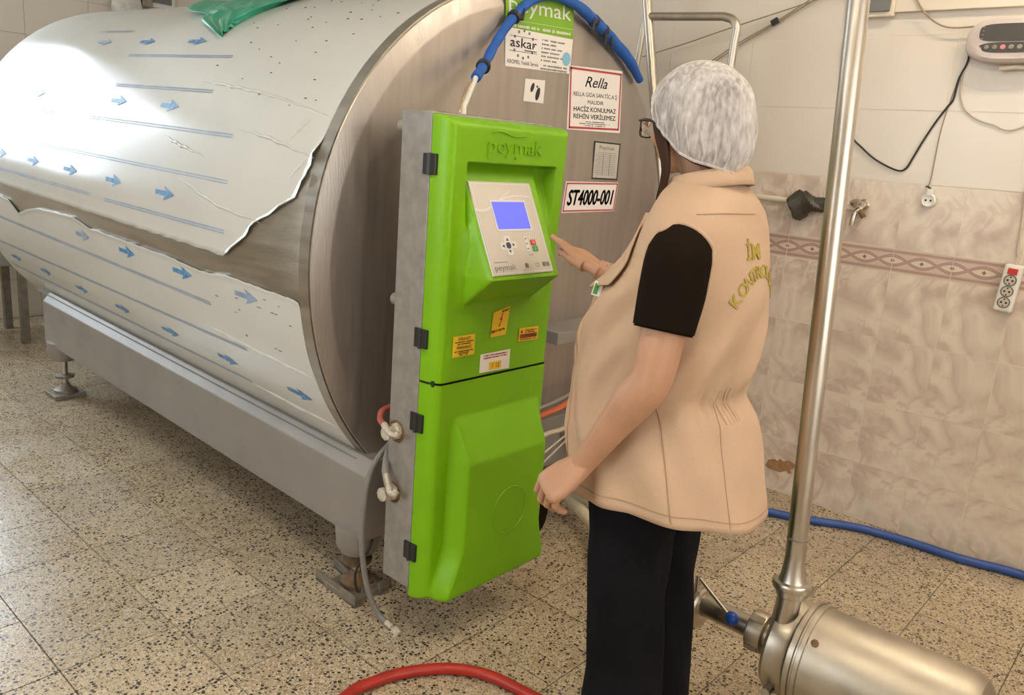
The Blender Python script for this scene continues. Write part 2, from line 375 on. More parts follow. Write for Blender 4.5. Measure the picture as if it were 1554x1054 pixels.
# ================================================================== the room
XW, YB, XL, YF, ZC = 3.437, 6.30, -1.9, -2.1, 2.95
tx, ty = .3115, .303; FX0, FY0 = .64-3*tx, .53-3*ty
fb = MB().box((FX0,FY0,-.06), (XW+.02,YB+.02,-.004)).mesh('floor', M['floorgrout']); fb.materials.append(M['terrazzo'])
floor = tag(link('floor', fb), kind='structure', label='speckled terrazzo tile floor with pale and dark joints')
ob = MB(); ob.box((XL,YF,-.06), (FX0,YB,0)); ob.box((FX0,YF,-.06), (XW,FY0,0)); tag(ob.obj('outer_terrazzo', M['terrazzo'], floor), 'terrazzo too far from the photograph to tell the tiles apart')
tm = MB().box((-tx/2+.0018,-ty/2+.0018,-.018), (tx/2-.0018,ty/2-.0018,0)).mesh('floor_tile', M['terrazzo'])
ix = 0
for i in range(-3, 9):
    for j in range(-3, 19):
        x0, y0 = .64+tx*i, .53+ty*j
        x1, y1 = min(x0+tx, XW), min(y0+ty, YB)
        if x0 >= XW or y0 >= YB: continue
        full = x1-x0 > tx-1e-6 and y1-y0 > ty-1e-6
        me = tm if full else MB().box((-(x1-x0)/2+.0018,-(y1-y0)/2+.0018,-.018), ((x1-x0)/2-.0018,(y1-y0)/2-.0018,0)).mesh('floor_tile', M['terrazzo'])
        o = link('floor_tile', me, floor); o.location = ((x0+x1)/2, (y0+y1)/2, random.uniform(-.0009, .0004))
# right wall: marbled dado, border row, plain glazed tiles above
wr = tag(MB().box((XW-.0048,YF,0), (XW+.12,YB+.12,ZC)).obj('wall_right', M['grout']), kind='structure', label='tiled wall with marbled dado, patterned border and plain beige tiles above')
def tile_mesh(w, h, mt, t=.0065, g=.0014):
    return MB().box((-t,-w/2+g,-h/2+g), (0,w/2-g,h/2-g)).mesh('wall_tile', mt)
LW = .2205; rows = [(0,.25),(.25,.523),(.523,.793),(.793,1.067)]
cache = {}
def wall_tiles(name, y0, pitch, z0, z1, mt, ylo, yhi):
    k0 = math.floor((ylo-y0)/pitch)
    for k in range(k0, 60):
        a = y0+k*pitch; b = a+pitch
        if a >= yhi: break
        b = min(b, yhi); key = (name, round(b-a, 4), round(z1-z0, 4))
        if key not in cache:
            cache[key] = tile_mesh(b-a, z1-z0, mt); cache[key].name = name
        o = link(name, cache[key], wr); o.location = (XW+random.uniform(-.0006,.0006)+.0004, (a+b)/2, (z0+z1)/2)
for z0, z1 in rows: wall_tiles('wall_tile', .784, LW, z0, z1, M['marble'], -.9, 4.2)
wall_tiles('border_tile', .784, LW, 1.067, 1.163, M['border'], -.9, 4.2)
wall_tiles('wall_tile', .784, LW, 1.163, 1.42, M['marble'], -.9, 4.2)
for i in range(5): wall_tiles('plain_wall_tile', .92, .41, 1.42+.275*i, 1.42+.275*(i+1), M['tileup'], -.9, 6.3)
# broken glaze near the floor
pp = [at(x, y, 'X', XW-.0075) for x, y in [(1163,702),(1166,697),(1175,696),(1179,699),(1184,696),(1189,700),(1196,698),(1203,702),(1207,706),(1204,711),(1199,713),(1201,717),(1197,719),(1193,714),(1184,716),(1174,713),(1166,710),(1162,706)]]
tag(MB().poly(pp, (.006,0,0)).obj('chipped_patch', M['brown'], wr), 'brown bare patch where the tile glaze has broken off')
# back wall with the window that lights the room (just outside the picture on the left)
wx0, wx1, wz0, wz1 = .12, 1.58, 1.22, 2.68
b = MB(); b.box((XL,YB,0), (wx0,YB+.12,ZC)); b.box((wx1,YB,0), (XW,YB+.12,ZC)); b.box((wx0,YB,0), (wx1,YB+.12,wz0)); b.box((wx0,YB,wz1), (wx1,YB+.12,ZC))
wb = tag(b.obj('wall_back', M['grout']), kind='structure', label='beige tiled wall behind the far end of the tank')
bt = MB().box((-.205+.0018,-.006,-.1375+.0018), (.205-.0018,0,.1375-.0018)).mesh('plain_wall_tile', M['tileup'])
for i in range(5):
    for j in range(10):
        x = 1.80+.41*i
        if x+.205 > XW: continue
        o = link('plain_wall_tile', bt, wb); o.location = (x, YB, .1375+.275*j)
w = MB().box((wx0,YB+.03,wz0), (wx0+.06,YB+.09,wz1)); w.box((wx1-.06,YB+.03,wz0), (wx1,YB+.09,wz1)); w.box((wx0,YB+.03,wz0), (wx1,YB+.09,wz0+.06)); w.box((wx0,YB+.03,wz1-.06), (wx1,YB+.09,wz1)); w.box((.82,YB+.03,wz0), (.88,YB+.09,wz1))
win = tag(w.obj('window_1', M['white']), kind='structure', label='white framed window in the back wall')
for a, c in ((wx0+.06,.82), (.88,wx1-.06)): MB().box((a,YB+.055,wz0+.06), (c,YB+.06,wz1-.06)).obj('window_pane', M['pane'], win)
b = MB(); b.box((XL-.12,YF,0), (XL,1.05,ZC)); b.box((XL-.12,2.75,0), (XL,YB+.12,ZC)); b.box((XL-.12,1.05,0), (XL,2.75,1.15)); b.box((XL-.12,1.05,2.35), (XL,2.75,ZC))
tag(b.obj('wall_left', M['plaster']), kind='structure', label='plain plaster wall with a window')
w = MB().box((XL-.09,1.05,1.15), (XL-.03,1.11,2.35)); w.box((XL-.09,2.69,1.15), (XL-.03,2.75,2.35)); w.box((XL-.09,1.05,1.15), (XL-.03,2.75,1.21)); w.box((XL-.09,1.05,2.29), (XL-.03,2.75,2.35)); w.box((XL-.09,1.87,1.15), (XL-.03,1.93,2.35))
win = tag(w.obj('window_2', M['white']), kind='structure', label='white framed window in the left wall')
for a, c in ((1.11,1.87), (1.93,2.69)): MB().box((XL-.065,a,1.21), (XL-.06,c,2.29)).obj('window_pane', M['pane'], win)
b = MB(); b.box((XL,YF-.12,0), (-.3,YF,ZC)); b.box((2.3,YF-.12,0), (XW,YF,ZC)); b.box((-.3,YF-.12,0), (2.3,YF,1.0)); b.box((-.3,YF-.12,2.5), (2.3,YF,ZC))
tag(b.obj('wall_front', M['plaster']), kind='structure', label='plain plaster wall behind the photographer')
w = MB().box((-.3,YF-.09,1.0), (-.24,YF-.03,2.5)); w.box((2.24,YF-.09,1.0), (2.3,YF-.03,2.5)); w.box((-.3,YF-.09,1.0), (2.3,YF-.03,1.06)); w.box((-.3,YF-.09,2.44), (2.3,YF-.03,2.5)); w.box((.97,YF-.09,1.0), (1.03,YF-.03,2.5))
win = tag(w.obj('window_3', M['white']), kind='structure', label='wide white framed window behind the photographer')
for a, c in ((-.24,.97), (1.03,2.24)): MB().box((a,YF-.065,1.06), (c,YF-.06,2.44)).obj('window_pane', M['pane'], win)
tag(MB().box((XL-.12,YF-.12,ZC), (XW+.12,YB+.12,ZC+.1)).obj('ceiling', M['plaster']), kind='structure', label='plain ceiling')
for n_, (lx, ly) in enumerate(((2.65, .15), (.35, .6))):
    L = thing('ceiling_lamp', ['twin tube ceiling lamp above the pump', 'twin tube ceiling lamp in the middle of the room'][n_], 'lamp', (lx, ly, ZC-.09))
    MB().box((lx-.09,ly-.62,ZC-.05), (lx+.09,ly+.62,ZC)).obj('lamp_housing', M['white'], L)
    for s in (-1, 1): MB().tube([(lx+s*.045,ly-.6,ZC-.075), (lx+s*.045,ly+.6,ZC-.075)], .016, 10).obj('lamp_tube', M['lamp'], L, True)

# ================================================================== milk cooling tank
TX, TZ, TR, TT, Y0, Y1 = 2.137, 1.0587, .8787, .022, 1.856, 4.95
def tp(y, deg, r=TR):
    a = R_(deg); return V(TX+r*math.cos(a), y, TZ+TT*(y-Y0)+r*math.sin(a))
tank = thing('milk_cooling_tank', 'large horizontal steel milk tank with peeling white film and sticker-covered end', 'tank', (TX, 3.3, 0))
NS = 128
def ring(y, r): return [tp(y, 360*k/NS, r) for k in range(NS)]
MB().rings([ring(Y0, TR-.002)] + [ring(y, TR) for y in np.linspace(Y0+.003, Y1-.06, 16)] + [ring(Y1-.03, TR-.008), ring(Y1-.01, TR-.03), ring(Y1, TR-.07), ring(Y1+.02, TR-.3), ring(Y1+.03, .02)], cap=False).obj('shell', M['bare'], tank, 35)
YS = 1.836                               # plane of the end face on which the stickers sit
MB().rings([ring(Y0+.002, TR+.001), ring(Y0-.0015, TR), ring(Y0-.004, TR-.003), ring(YS+.001, TR-.052), ring(YS, TR-.06), ring(YS-.003, TR-.2), ring(YS-.004, .3), ring(YS-.004, .01)], cap=True).obj('end_plate', M['face'], tank, 12)
MB().rings([ring(Y0-.002, TR+.0045), ring(Y0+.044, TR+.0045), ring(Y0+.046, TR+.001), ring(Y0-.002, TR-.001), ring(Y0-.002, TR+.0045)], cap=False).obj('rim_band', M['bare'], tank, 30)
# --- protective film
def lerp_tab(tab, x): return float(np.interp(x, [t[0] for t in tab], [t[1] for t in tab]))
def sm_noise(n, k, amp):
    a = np.random.uniform(-1, 1, n//k+3); return amp*np.interp(np.arange(n)/k, np.arange(len(a)), a)
ymin_up = [(40,1.903),(122,1.903),(155,1.902),(156.5,1.905),(160.2,1.914),(164.1,1.916),(168.4,1.958),(171.2,2.045),(173.4,2.111),(175.9,2.167),(177.3,2.176),(180.6,2.266),(181.4,2.294),(184,2.31)]
NT, NY = 150, 190
low_j = sm_noise(NY, 3, .18); tear_j = sm_noise(NT, 1, .006)
P = []
for i in range(NT):
    s = i/(NT-1); nom = 30+s*(182.1-30); row = []
    ym = lerp_tab(ymin_up, nom) + (tear_j[i] if nom > 156 else tear_j[i]*.15)
    for j in range(NY):
        t = (j/(NY-1))**1.5; y = ym+(Y1-.05-ym)*t
        th = 30+s*(182.0+low_j[j]-30)
        e = max(0, 1-(y-ym)/.03) if nom > 156 else 0
        e2 = max(0, 1-(182-th)/1.2)
        r = TR+.0035+.013*e*e*(.6+.4*math.sin(i*1.3))+.004*e2 + .0004*math.sin(y*9+th*.21)+.0004*math.sin(y*3-th*.37)
        row.append(tp(y, th, r))
    P.append(row)
fu = MB().grid(P).obj('protective_film', M['film'], tank, True, fix=False)
sol = fu.modifiers.new('thickness', 'SOLIDIFY'); sol.thickness = .0012; sol.offset = -1
tag(fu, 'upper sheet of white protective film with a torn front edge')
top_tab = [(1.90,186.4),(1.931,186.0),(2.134,185.9),(2.315,185.8),(2.40,186.6),(2.466,186.9),(2.689,186.2),(2.962,186.2),(3.197,186.1),(3.367,186.2),(3.518,184.6),(3.75,185.2),(3.911,185.7),(4.1,187.8),(4.196,189.5),(4.26,187.5),(4.315,186.0),(4.444,185.8),(5,185.4)]
NT2 = 70; tj = sm_noise(NY, 2, .14); P = []
for i in range(NT2):
    s = i/(NT2-1); row = []
    for j in range(NY):
        t = (j/(NY-1))**1.3; y = 1.9035+(Y1-.05-1.9035)*t; a = lerp_tab(top_tab, y)+tj[j]; th = a+s*(233-a)
        e = max(0, 1-(th-a)/1.0)
        r = TR+.0035+.006*e + .0004*math.sin(y*8+th*.25)+.0004*math.sin(y*3-th*.5)
        row.append(tp(y, th, r))
    P.append(row)
fl = MB().grid(P).obj('protective_film', M['film'], tank, True, fix=False)
sol = fl.modifiers.new('thickness', 'SOLIDIFY'); sol.thickness = .0012; sol.offset = -1
tag(fl, 'lower sheet of white protective film')
def strip(mb, y0_, y1_, th0, th1, w, n=14, r=TR+.0052):     # thin printed stripe following the shell
    da = math.degrees(w/2/TR); rw = []
    for s_ in (-1, 1): rw.append([tp(y0_+(y1_-y0_)*k/n, th0+(th1-th0)*k/n+s_*da, r) for k in range(n+1)])
    mb.grid(rw)
def arrow(parent, y, th, ln=.135, faint=False):
    # points towards the end plate (decreasing y)
    h = ln/2; pts = [(h, .011), (h*.05, .011), (h*.22, .030), (-h, 0), (h*.22, -.030), (h*.05, -.011), (h, -.011)]
    mb = MB()
    def q(dy, dw): return tp(y+dy, th+math.degrees(dw/TR), TR+.0054)
    mb.add([q(h,.008), q(-.2*h,.008), q(-.2*h,-.008), q(h,-.008)], [(0,1,2,3)])
    mb.add([q(.1*h,.024), q(-h,0), q(-.2*h,.0), q(.1*h,-.024)], [(0,1,2),(2,1,3)])
    mb.obj('printed_arrow', M['line'] if faint else M['arrow'], parent, fix=False)
for ys, th, f_ in (((3.819,3.403,2.993),133.5,(1,0,0)), ((4.107,3.265,2.847),153,(0,0,0)), ((4.381,3.957,3.54,3.124,2.712),172.6,(0,)*5)):
    for y, ff in zip(ys, f_): arrow(fu, y, th, faint=bool(ff))
for ys, th, f_ in (((3.456,3.038,2.605,2.194),189.0,(1,0,0,1)), ((4.608,4.198,3.759,3.335,2.912,2.485,2.048),208.8,(0,)*7)):
    for y, ff in zip(ys, f_): arrow(fl, y, th, faint=bool(ff))
mb = MB()
for a, b_, t0, t1 in ((4.0,3.668,128,128.1),(3.448,2.642,138.6,138.6),(3.369,2.612,148.3,148.3),(4.56,3.832,157.9,158),(3.474,2.368,157.9,157.8),(4.5,2.319,167.5,167.2),(4.5,3.341,177.2,177.1),(3.198,2.307,177.4,177)):
    strip(mb, a, b_, t0, t1, .0036); strip(mb, a, b_, t0+.55, t1+.55, .0034)
mb.obj('printed_line', M['line'], fu, fix=False)
mb = MB()
for a, b_, t0, t1 in ((4.6,2.443,193.1,193.7),(4.75,2.286,203.6,202.1),(4.8,2.389,213.7,213)):
    strip(mb, a, b_, t0, t1, .0036); strip(mb, a, b_, t0+.5, t1+.5, .0034)
mb.obj('printed_line', M['line'], fl, fix=False)
for par, pts in ((fu, [(2.738,145.9),(2.524,147),(2.268,148.5),(1.927,151.7)]), (fu, [(2.345,156.3),(2.126,157.9),(1.92,160)]), (fu, [(2.63,168.6),(2.367,172.2),(2.114,173.6)]), (fu, [(2.809,160),(2.674,161.6),(2.504,163.1)]),
                 (fl, [(2.55,200.2),(2.222,201.3),(1.915,202.1)]), (fl, [(2.394,213.9),(1.915,214.8)]), (fu, [(2.06,157.5),(2.0,153)]), (fu, [(2.0,164.5),(1.94,160)])):
    c = curve([V(y, th, 0) for y, th in pts], 12); n = len(c)
    MB().tube([tp(q[0], q[1]+.12*math.sin(k*1.1), TR+.003) for k, q in enumerate(c)], [.0015+.006*math.sin(math.pi*k/(n-1))*(.7+.3*math.sin(k*2.1)) for k in range(n)], 8).obj('film_wrinkle', M['wrinkle'], par, True)
mb = MB()
for k in range(46):          # small glue specks and nicks near the front top
    y = random.uniform(1.98, 2.75); th = random.uniform(112, 152)-(y-2)*5
    p = tp(y, th, TR+.0046); mb.ell(p, (random.uniform(.001,.0035), random.uniform(.002,.008), .0015), nu=6, nv=4)
for k in range(14):
    y = random.uniform(1.95, 2.4); mb.ell(tp(y, random.uniform(188,199), TR+.0046), (.0012, random.uniform(.004,.016), .0012), nu=6, nv=4)
o = mb.obj('glue_specks', M['speck'], fu); o['kind'] = 'stuff'
# --- under-frame and feet
def zt(y): return TT*(y-Y0)
for sx in (-1, 1):
    xs = TX+sx*(TX-1.425)                # outer side of the long beam
    xi = xs-sx*.13
    prof = [(xs,.215),(xs,.432),(xs-sx*.035,.475),(xi,.475),(xi,.215)]
    rg = [[V(x, y, z+zt(y)) for x, z in prof] for y in (1.79, 4.46)]
    if sx > 0: rg = [r[::-1] for r in rg]
    MB().rings(rg).obj('base_beam', M['frame'], tank, bevel=.004)
    # skirt between beam and shell
    MB().grid([[tp(y, 222 if sx < 0 else 318, TR-.004) for y in (1.865, 4.6)], [V(xs-sx*.02, y, .462+zt(y)) for y in (1.865, 4.6)]]).obj('skirt_plate', M['frame'], tank)
    for yf in (1.875, 4.36):
        xf = 1.475 if sx < 0 else 2*TX-1.475; zb = .215+zt(yf)
        ft = MB().lathe([(.075,zb+.02),(.07,zb-.05),(.055,zb-.075),(.02,zb-.078)], (xf,yf,0), (0,0,1), 20).obj('foot_socket', M['frame'], tank, True)
        MB().lathe([(.017,.03),(.017,zb-.06)], (xf,yf,0), (0,0,1), 14).obj('foot_screw', M['steel'], tank, True)
        MB().lathe([(.03,.095),(.045,.1),(.047,.112),(.02,.118)], (xf,yf,0), (0,0,1), 20).obj('foot_nut', M['footsteel'] if yf > 3 else M['rust'], tank, True)
        MB().lathe([(.055,.02),(.055,.036),(.03,.05),(.02,.07)], (xf,yf,0), (0,0,1), 20).obj('foot_cup', M['rust'] if yf < 3 else M['footsteel'], tank, True)
        MB().box((xf-.075,yf-.075,0), (xf+.075,yf+.075,.022)).obj('foot_plate', M['footsteel'], tank, bevel=.003)
MB().box((1.44,1.80,.24), (2.83,1.85,.44)).obj('cross_beam', M['frame'], tank, bevel=.004)
MB().box((1.44,4.36,.28), (2.83,4.42,.48)).obj('cross_beam', M['frame'], tank, bevel=.004)
# pieces of steel angle packed round the near foot
for p, q in (((486,868),(545,912)), ((513,850),(552,888)), ((560,874),(583,893)), ((545,897),(590,880))):
    a, c = at(*p, 'Z', .02), at(*q, 'Z', .02); d = nrm(c-a)*np.linalg.norm(c-a)/2; n = nrm(np.cross(d, V(0,0,1)))
    mb = MB().obox((a+c)/2+V(0,0,-.016), d, n*.016, V(0,0,.004)); mb.obox((a+c)/2+n*.014, d, n*.002, V(0,0,.020)); mb.obj('packing_angle', M['footsteel'], tank)
MB().tube(curve([(1.50,1.80,.30),(1.46,1.80,.18),(1.435,1.83,.10),(1.44,1.83,.03),(1.45,1.80,.012)], 8), .0035, 8).obj('earth_wire', M['black'], tank, True)
# bracket and outlet on the right half of the end plate
br = MB().box((2.19,1.70,.765), (2.62,1.835,.81)).obj('bracket', M['frame'], tank, bevel=.003)
MB().tube(curve([(2.42,1.84,.36),(2.42,1.74,.35),(2.44,1.68,.27),(2.44,1.66,.2)], 8), .03, 16).obj('outlet_pipe', M['pipe'], tank, True)
MB().lathe([(.03,0),(.045,.002),(.045,.03),(.03,.032)], (2.44,1.66,.2), (0,.1,1), 20).obj('outlet_union', M['pipe'], tank, True)
# --- stickers (each a thin plate with its own lettering)
UX, UZ = V(1,0,0), V(0,0,1)
def sticker(px4, mt, name, label, t=.0014, y=YS-.004):
    c = [at(*p, 'Y', y) for p in px4]          # tl, tr, br, bl
    o = MB().poly(c, (0,-t,0)).obj(name, mt, tank); tag(o, label)
    u = nrm(c[1]-c[0]+c[2]-c[3]); v = nrm(c[0]-c[3]+c[1]-c[2]); mid = sum(c)/4 + V(0,-t-.0006,0)
    return o, mid, u, v, (np.linalg.norm(c[1]-c[0])+np.linalg.norm(c[2]-c[3]))/2, (np.linalg.norm(c[0]-c[3])+np.linalg.norm(c[1]-c[2]))/2
def frame_lines(c, u, v, w, h, inset, th, dy=0):
    mb = MB(); a, b_ = w/2-inset, h/2-inset
    for s in (-1, 1):
        mb.obox(c+v*s*b_, u*(a+th/2), v*th/2, V(0,.0004,0)); mb.obox(c+u*s*a, v*(b_+th/2), u*th/2, V(0,.0004,0))
    return mb
def dashes(mb, c, u, v, h, w, n):
    """print too small to read: a row of letter-sized strokes from c to the right"""
    st = w/n
    for k in range(n):
        if random.random() < .14: continue
        mb.obox(c+u*st*(k+.5), u*st*.34, v*h*random.uniform(.32,.5), V(0,.0003,0))
# maker's sticker: green head, white body
o, c, u, v, w, h = sticker([(768,-28),(871,-10),(869,60),(767,40)], M['stgreen'], 'sticker', 'green maker sticker with white lettering')
t = MB(); put_text(t, 'peymak', c+v*h*.06, u, v, h*.34, w*.92); t.obj('lettering', M['panelw'], o)
t = MB(); dashes(t, c-u*w*.46-v*h*.42, u, v, h*.07, w*.92, 44); put_text(t, '______________________', c-v*h*.24, u, v, h*.1, w*.98); t.obj('lettering', M['panelw'], o)
o, c, u, v, w, h = sticker([(767,40),(869,60),(864,112),(766,100)], M['sticker'], 'sticker', 'white service sticker with navy lettering and pale blue badge')
t = MB(); put_text(t, 'askar', c-u*w*.245+v*h*.16, u, v, h*.26, w*.38, .004)
t.obox(c-u*w*.14-v*h*.03, u*w*.09, v*h*.012, V(0,.0003,0)); t.obox(c-u*w*.245+v*h*.31, u*w*.2, v*h*.006, V(0,.0003,0)); t.obox(c-u*w*.245-v*h*.08, u*w*.2, v*h*.006, V(0,.0003,0)); t.obj('lettering', M['inkblue'], o)
t = MB(); put_text(t, 'KROMEL Yetkili Servisi', c-u*w*.24-v*h*.36, u, v, h*.11, w*.45, 0); t.obj('lettering', M['ink'], o)
t = MB()
for k, n_ in enumerate((19,12,17,15,18,13)): dashes(t, c+u*w*.02+v*h*(.33-.11*k), u, v, h*.05, w*.36*n_/19, n_)
t.obj('lettering', M['inkgrey'], o); t = MB()
for k in range(12):
    a = k*math.pi/6; t.obox(c-u*w*.245+v*h*.12+u*math.cos(a)*w*.15+v*math.sin(a)*h*.36, u*.004, v*.004, V(0,.0003,0))
t.obj('gear_print', M['inkgrey'], o); t = MB(); dashes(t, c+u*w*.02-v*h*.36, u, v, h*.055, w*.42, 20); dashes(t, c+u*w*.02-v*h*.45, u, v, h*.055, w*.42, 18); t.obj('lettering', M['inkgrey'], o)
MB().lathe([(.022,0),(.022,.0008)], c+u*w*.42-v*h*.09, (0,-1,0), 24).obj('badge', M['lblue'], o)
# square sticker with a cartoon-free pictogram of hands
o, c, u, v, w, h = sticker([(797,119),(827,122),(824,157),(794,153)], M['sticker'], 'sticker', 'small square white sticker with black pictogram')
t = MB(); t.ell(c+u*w*-.12+v*h*.14, (.008,.001,.016), np.array([nrm(u*.9-v*.35), V(0,1,0), nrm(v*.9+u*.35)])); t.ell(c+u*w*.17-v*h*.12, (.010,.001,.022), np.array([nrm(u*.9-v*.25), V(0,1,0), nrm(v*.9+u*.25)])); t.ell(c+u*.012+v*h*.2, (.004,.001,.004)); t.obj('pictogram', M['ink'], o)
# owner's notice
o, c, u, v, w, h = sticker([(864,99),(944,108),(940,202),(860,196)], M['sticker'], 'notice_plate', 'white notice with red border and black lettering')
frame_lines(c, u, v, w, h, .010, .007).obj('border', M['inkred'], o)
t = MB(); put_text(t, 'Rella', c+v*h*.28, u, v, h*.17, w*.42, .004, .35); t.obj('lettering', M['inkgrey'], o)
t = MB()
for k, (s_, ww, hh) in enumerate((('RELLA GIDA SAN.TİC.A.Ş', .82, .065), ('MALIDIR', .30, .062), ('HACİZ KONULMAZ', .80, .075), ('REHİN VERİLEMEZ', .80, .075))): put_text(t, s_, c+v*h*(.075-.115*k), u, v, h*hh, w*ww, .012 if ww > .5 and k > 1 else 0)
for k, ww in enumerate((.36, .58, .40)): dashes(t, c-u*w*ww/2-v*h*(.355+.03*k), u, v, h*.014, w*ww, 34)
t.obj('lettering', M['ink'], o)
# rating plate
o, c, u, v, w, h = sticker([(903,215),(940,218),(936,273),(897,270)], M['panel'], 'rating_plate', 'engraved metal rating plate with dark frame')
frame_lines(c, u, v, w, h, .001, .005).obj('border', M['ink'], o)
t = MB(); put_text(t, 'Peymak', c+v*h*.36, u, v, h*.11, w*.6)
for k in range(13): t.obox(c+v*h*(.22-.05*k)-u*w*.02*(k % 3), u*w*(.40 if k % 3 else .36), v*h*.004, V(0,.0003,0))
for k in (-.12,.14): t.obox(c-v*h*.1+u*w*k, u*.0006, v*h*.3, V(0,.0003,0))
t.obj('lettering', M['inkgrey'], o)
# tank number
o, c, u, v, w, h = sticker([(859,275),(938,277),(931,320),(852,323)], M['sticker'], 'number_plate', 'white plate with bold black tank number and red border')
frame_lines(c, u, v, w, h, .006, .005).obj('border', M['inkred'], o)
t = MB(); put_text(t, 'ST4000-001', c, u, v, h*.50, w*.86, .042, .14); t.obj('lettering', M['ink'], o)
# ================================================================== control cabinet
CX0, CX1, CYB, CYF, CYK, CZ0, CZT, CSE = 1.387, 1.852, 1.531, 1.466, 1.645, .19, 1.497, .809
cab = thing('control_cabinet', 'tall grey control cabinet with bright green moulded plastic front', 'cabinet', (1.62, 1.56, CZ0))
MB().box((CX0,CYB,CZ0), (CX1,CYK,CZT+.004)).obj('body', M['cab'], cab, bevel=.003)
MB().box((CX0+.003,CYB+.004,CZT+.004), (CX1-.003,CYK-.003,CZT+.0065)).obj('dusty_lid', M['cabdust'], cab)
for z in (1.462, 1.005):                 # stand-offs carrying the cabinet on the tank
    for x in (1.60, 1.80): MB().lathe([(.02,0),(.02,.05),(.014,.052),(.014,.186)], (x,CYK-.004,z), (0,1,0), 14).obj('mounting_stud', M['frame'], cab, True)
    MB().lathe([(.017,0),(.017,.03),(.012,.032),(.012,.012)], (1.41,CYK-.004,z), (0,1,0), 14).obj('cable_gland', M['frame'], cab, True)
def axis_pts(a, b, n, e=.03, ne=9):      # denser near both ends
    t = np.linspace(0, 1, ne); s = e*(1-np.cos(t*math.pi/2)); return np.r_[a+s, np.linspace(a+e, b-e, n)[1:-1], (b-s)[::-1]]
def sstep(t): t = np.clip(t, 0, 1); return t*t*(3-2*t)
def shell(xs, zs, prot, edge, zt_round, zb_round):
    """moulded cover: CYF minus protrusion, rolled back to the hinge plane along its edges"""
    X, Z = np.meshgrid(xs, zs); D = np.minimum(X-xs[0], xs[-1]-X)/edge
    if zt_round: D = np.minimum(D, (zs[-1]-Z)/edge)
    if zb_round: D = np.minimum(D, (Z-zs[0])/edge)
    D = np.clip(D, 0, 1); g = np.sqrt(np.clip(1-(1-D)**2, 0, 1))
    Y = CYB-(CYB-(CYF-prot(X, Z)))*g
    if zt_round: X = X+.020*(X-CX0)/(CX1-CX0)*(Z-zs[0])/(zs[-1]-zs[0])      # the moulding widens towards the top
    return [[V(X[i,j], Y[i,j], Z[i,j]) for j in range(len(xs))] for i in range(len(zs))]
def yp(z): return 1.486-(1.337-z)*.502
def prot_up(X, Z):
    rec = .043*sstep((X-1.452)/.008)*sstep((1.795-X)/.012)*sstep((1.386-Z)/.006)*np.clip((Z-1.225)/.11, 0, 1)
    hw = sstep((X-1.448)/.022)*sstep((1.752-X)/.020)
    face = CYF-yp(Z)
    und = (CYF-yp(1.098))*np.clip((Z-1.015)/.083, 0, 1)
    hous = np.where(Z > 1.098, face, und)
    flank = np.clip((Z-.99)/.12, 0, 1)*np.clip((1.30-Z)/.12, 0, 1)*.022*sstep((X-1.425)/.05)*sstep((1.80-X)/.06)
    hous = np.where(Z > 1.386, -1, hous)
    h2 = hous*hw - (1-hw)*.05
    return np.maximum(np.maximum(-rec, h2), np.where(rec > .001, -1, flank))
xs = np.unique(np.round(np.r_[axis_pts(CX0, CX1, 60), np.linspace(1.445,1.475,9), np.linspace(1.73,1.80,16)], 5)); zs = np.unique(np.round(np.r_[axis_pts(CSE+.003, CZT, 80), np.linspace(1.36,1.392,14), np.linspace(1.09,1.106,7)], 5))
up_c = MB().grid(shell(xs, zs, prot_up, .026, True, False)).obj('upper_cover', M['green'], cab, 50, fix=False)
def prot_lo(X, Z):
    fl = sstep((.34-Z)/.17)
    xl = 1.452-fl*.045; xr = 1.832+fl*.03
    side = sstep((X-xl)/(.028-.01*fl))*sstep((xr-X)/(.03-.012*fl))
    return .058*np.clip((.705-Z)/.125, 0, 1)*side
xs2 = axis_pts(CX0, CX1+.004, 90); zs2 = axis_pts(.168, CSE-.003, 100)
lo_c = MB().grid(shell(xs2, zs2, prot_lo, .024, False, True)).obj('lower_cover', M['green'], cab, 50, fix=False)
for o in (up_c, lo_c):
    sm = o.modifiers.new('soft', 'SMOOTH'); sm.factor = .5; sm.iterations = 2
MB().box((CX0+.006,CYF+.014,CSE-.008), (CX1-.006,CYB,CSE+.008)).obj('joint_strip', M['dark'], cab)
c0 = V(1.66, CYF-.0585, .40)
MB().rings([[c0+V(rr*math.cos(t), dy, rr*math.sin(t)) for t in np.linspace(0, 2*math.pi, 48, endpoint=False)] for rr, dy in ((.0745,.001),(.0735,-.0012),(.071,-.0012),(.070,.001))], cap=False).obj('round_emboss', M['green'], lo_c, True)
# embossed maker name
t = MB(); put_text(t, 'peymak', V(1.632,CYF-.0012,1.434), UX, UZ, .040, .215)
o = t.obj('embossed_lettering', M['green'], up_c); so = o.modifiers.new('thickness', 'SOLIDIFY'); so.thickness = .004; so.offset = 0
MB().tube(curve([(1.535,CYF,1.462),(1.57,CYF-.001,1.468),(1.62,CYF-.001,1.458),(1.67,CYF,1.462)], 8), .002, 6).obj('embossed_swash', M['green'], up_c, True)
for z in (1.374, .925, .691, .309):
    hg = MB().box((CX0-.006,CYB-.026,z-.026), (CX0+.010,CYB+.022,z+.026)).obj('hinge', M['black'], cab, bevel=.002)
    MB().tube([(CX0-.006,CYB-.002,z-.027), (CX0-.006,CYB-.002,z+.027)], .005, 8).obj('hinge_pin', M['black'], hg, True)
for z in (1.395,): 
    lt = MB().box((CX1,CYB-.035,z-.048), (CX1+.016,CYB+.01,z+.048)).obj('latch', M['black'], cab, bevel=.003)
    MB().box((CX1+.016,CYB-.03,z-.044), (CX1+.022,CYB-.018,z+.044)).obj('latch_lever', M['greybox'], lt)
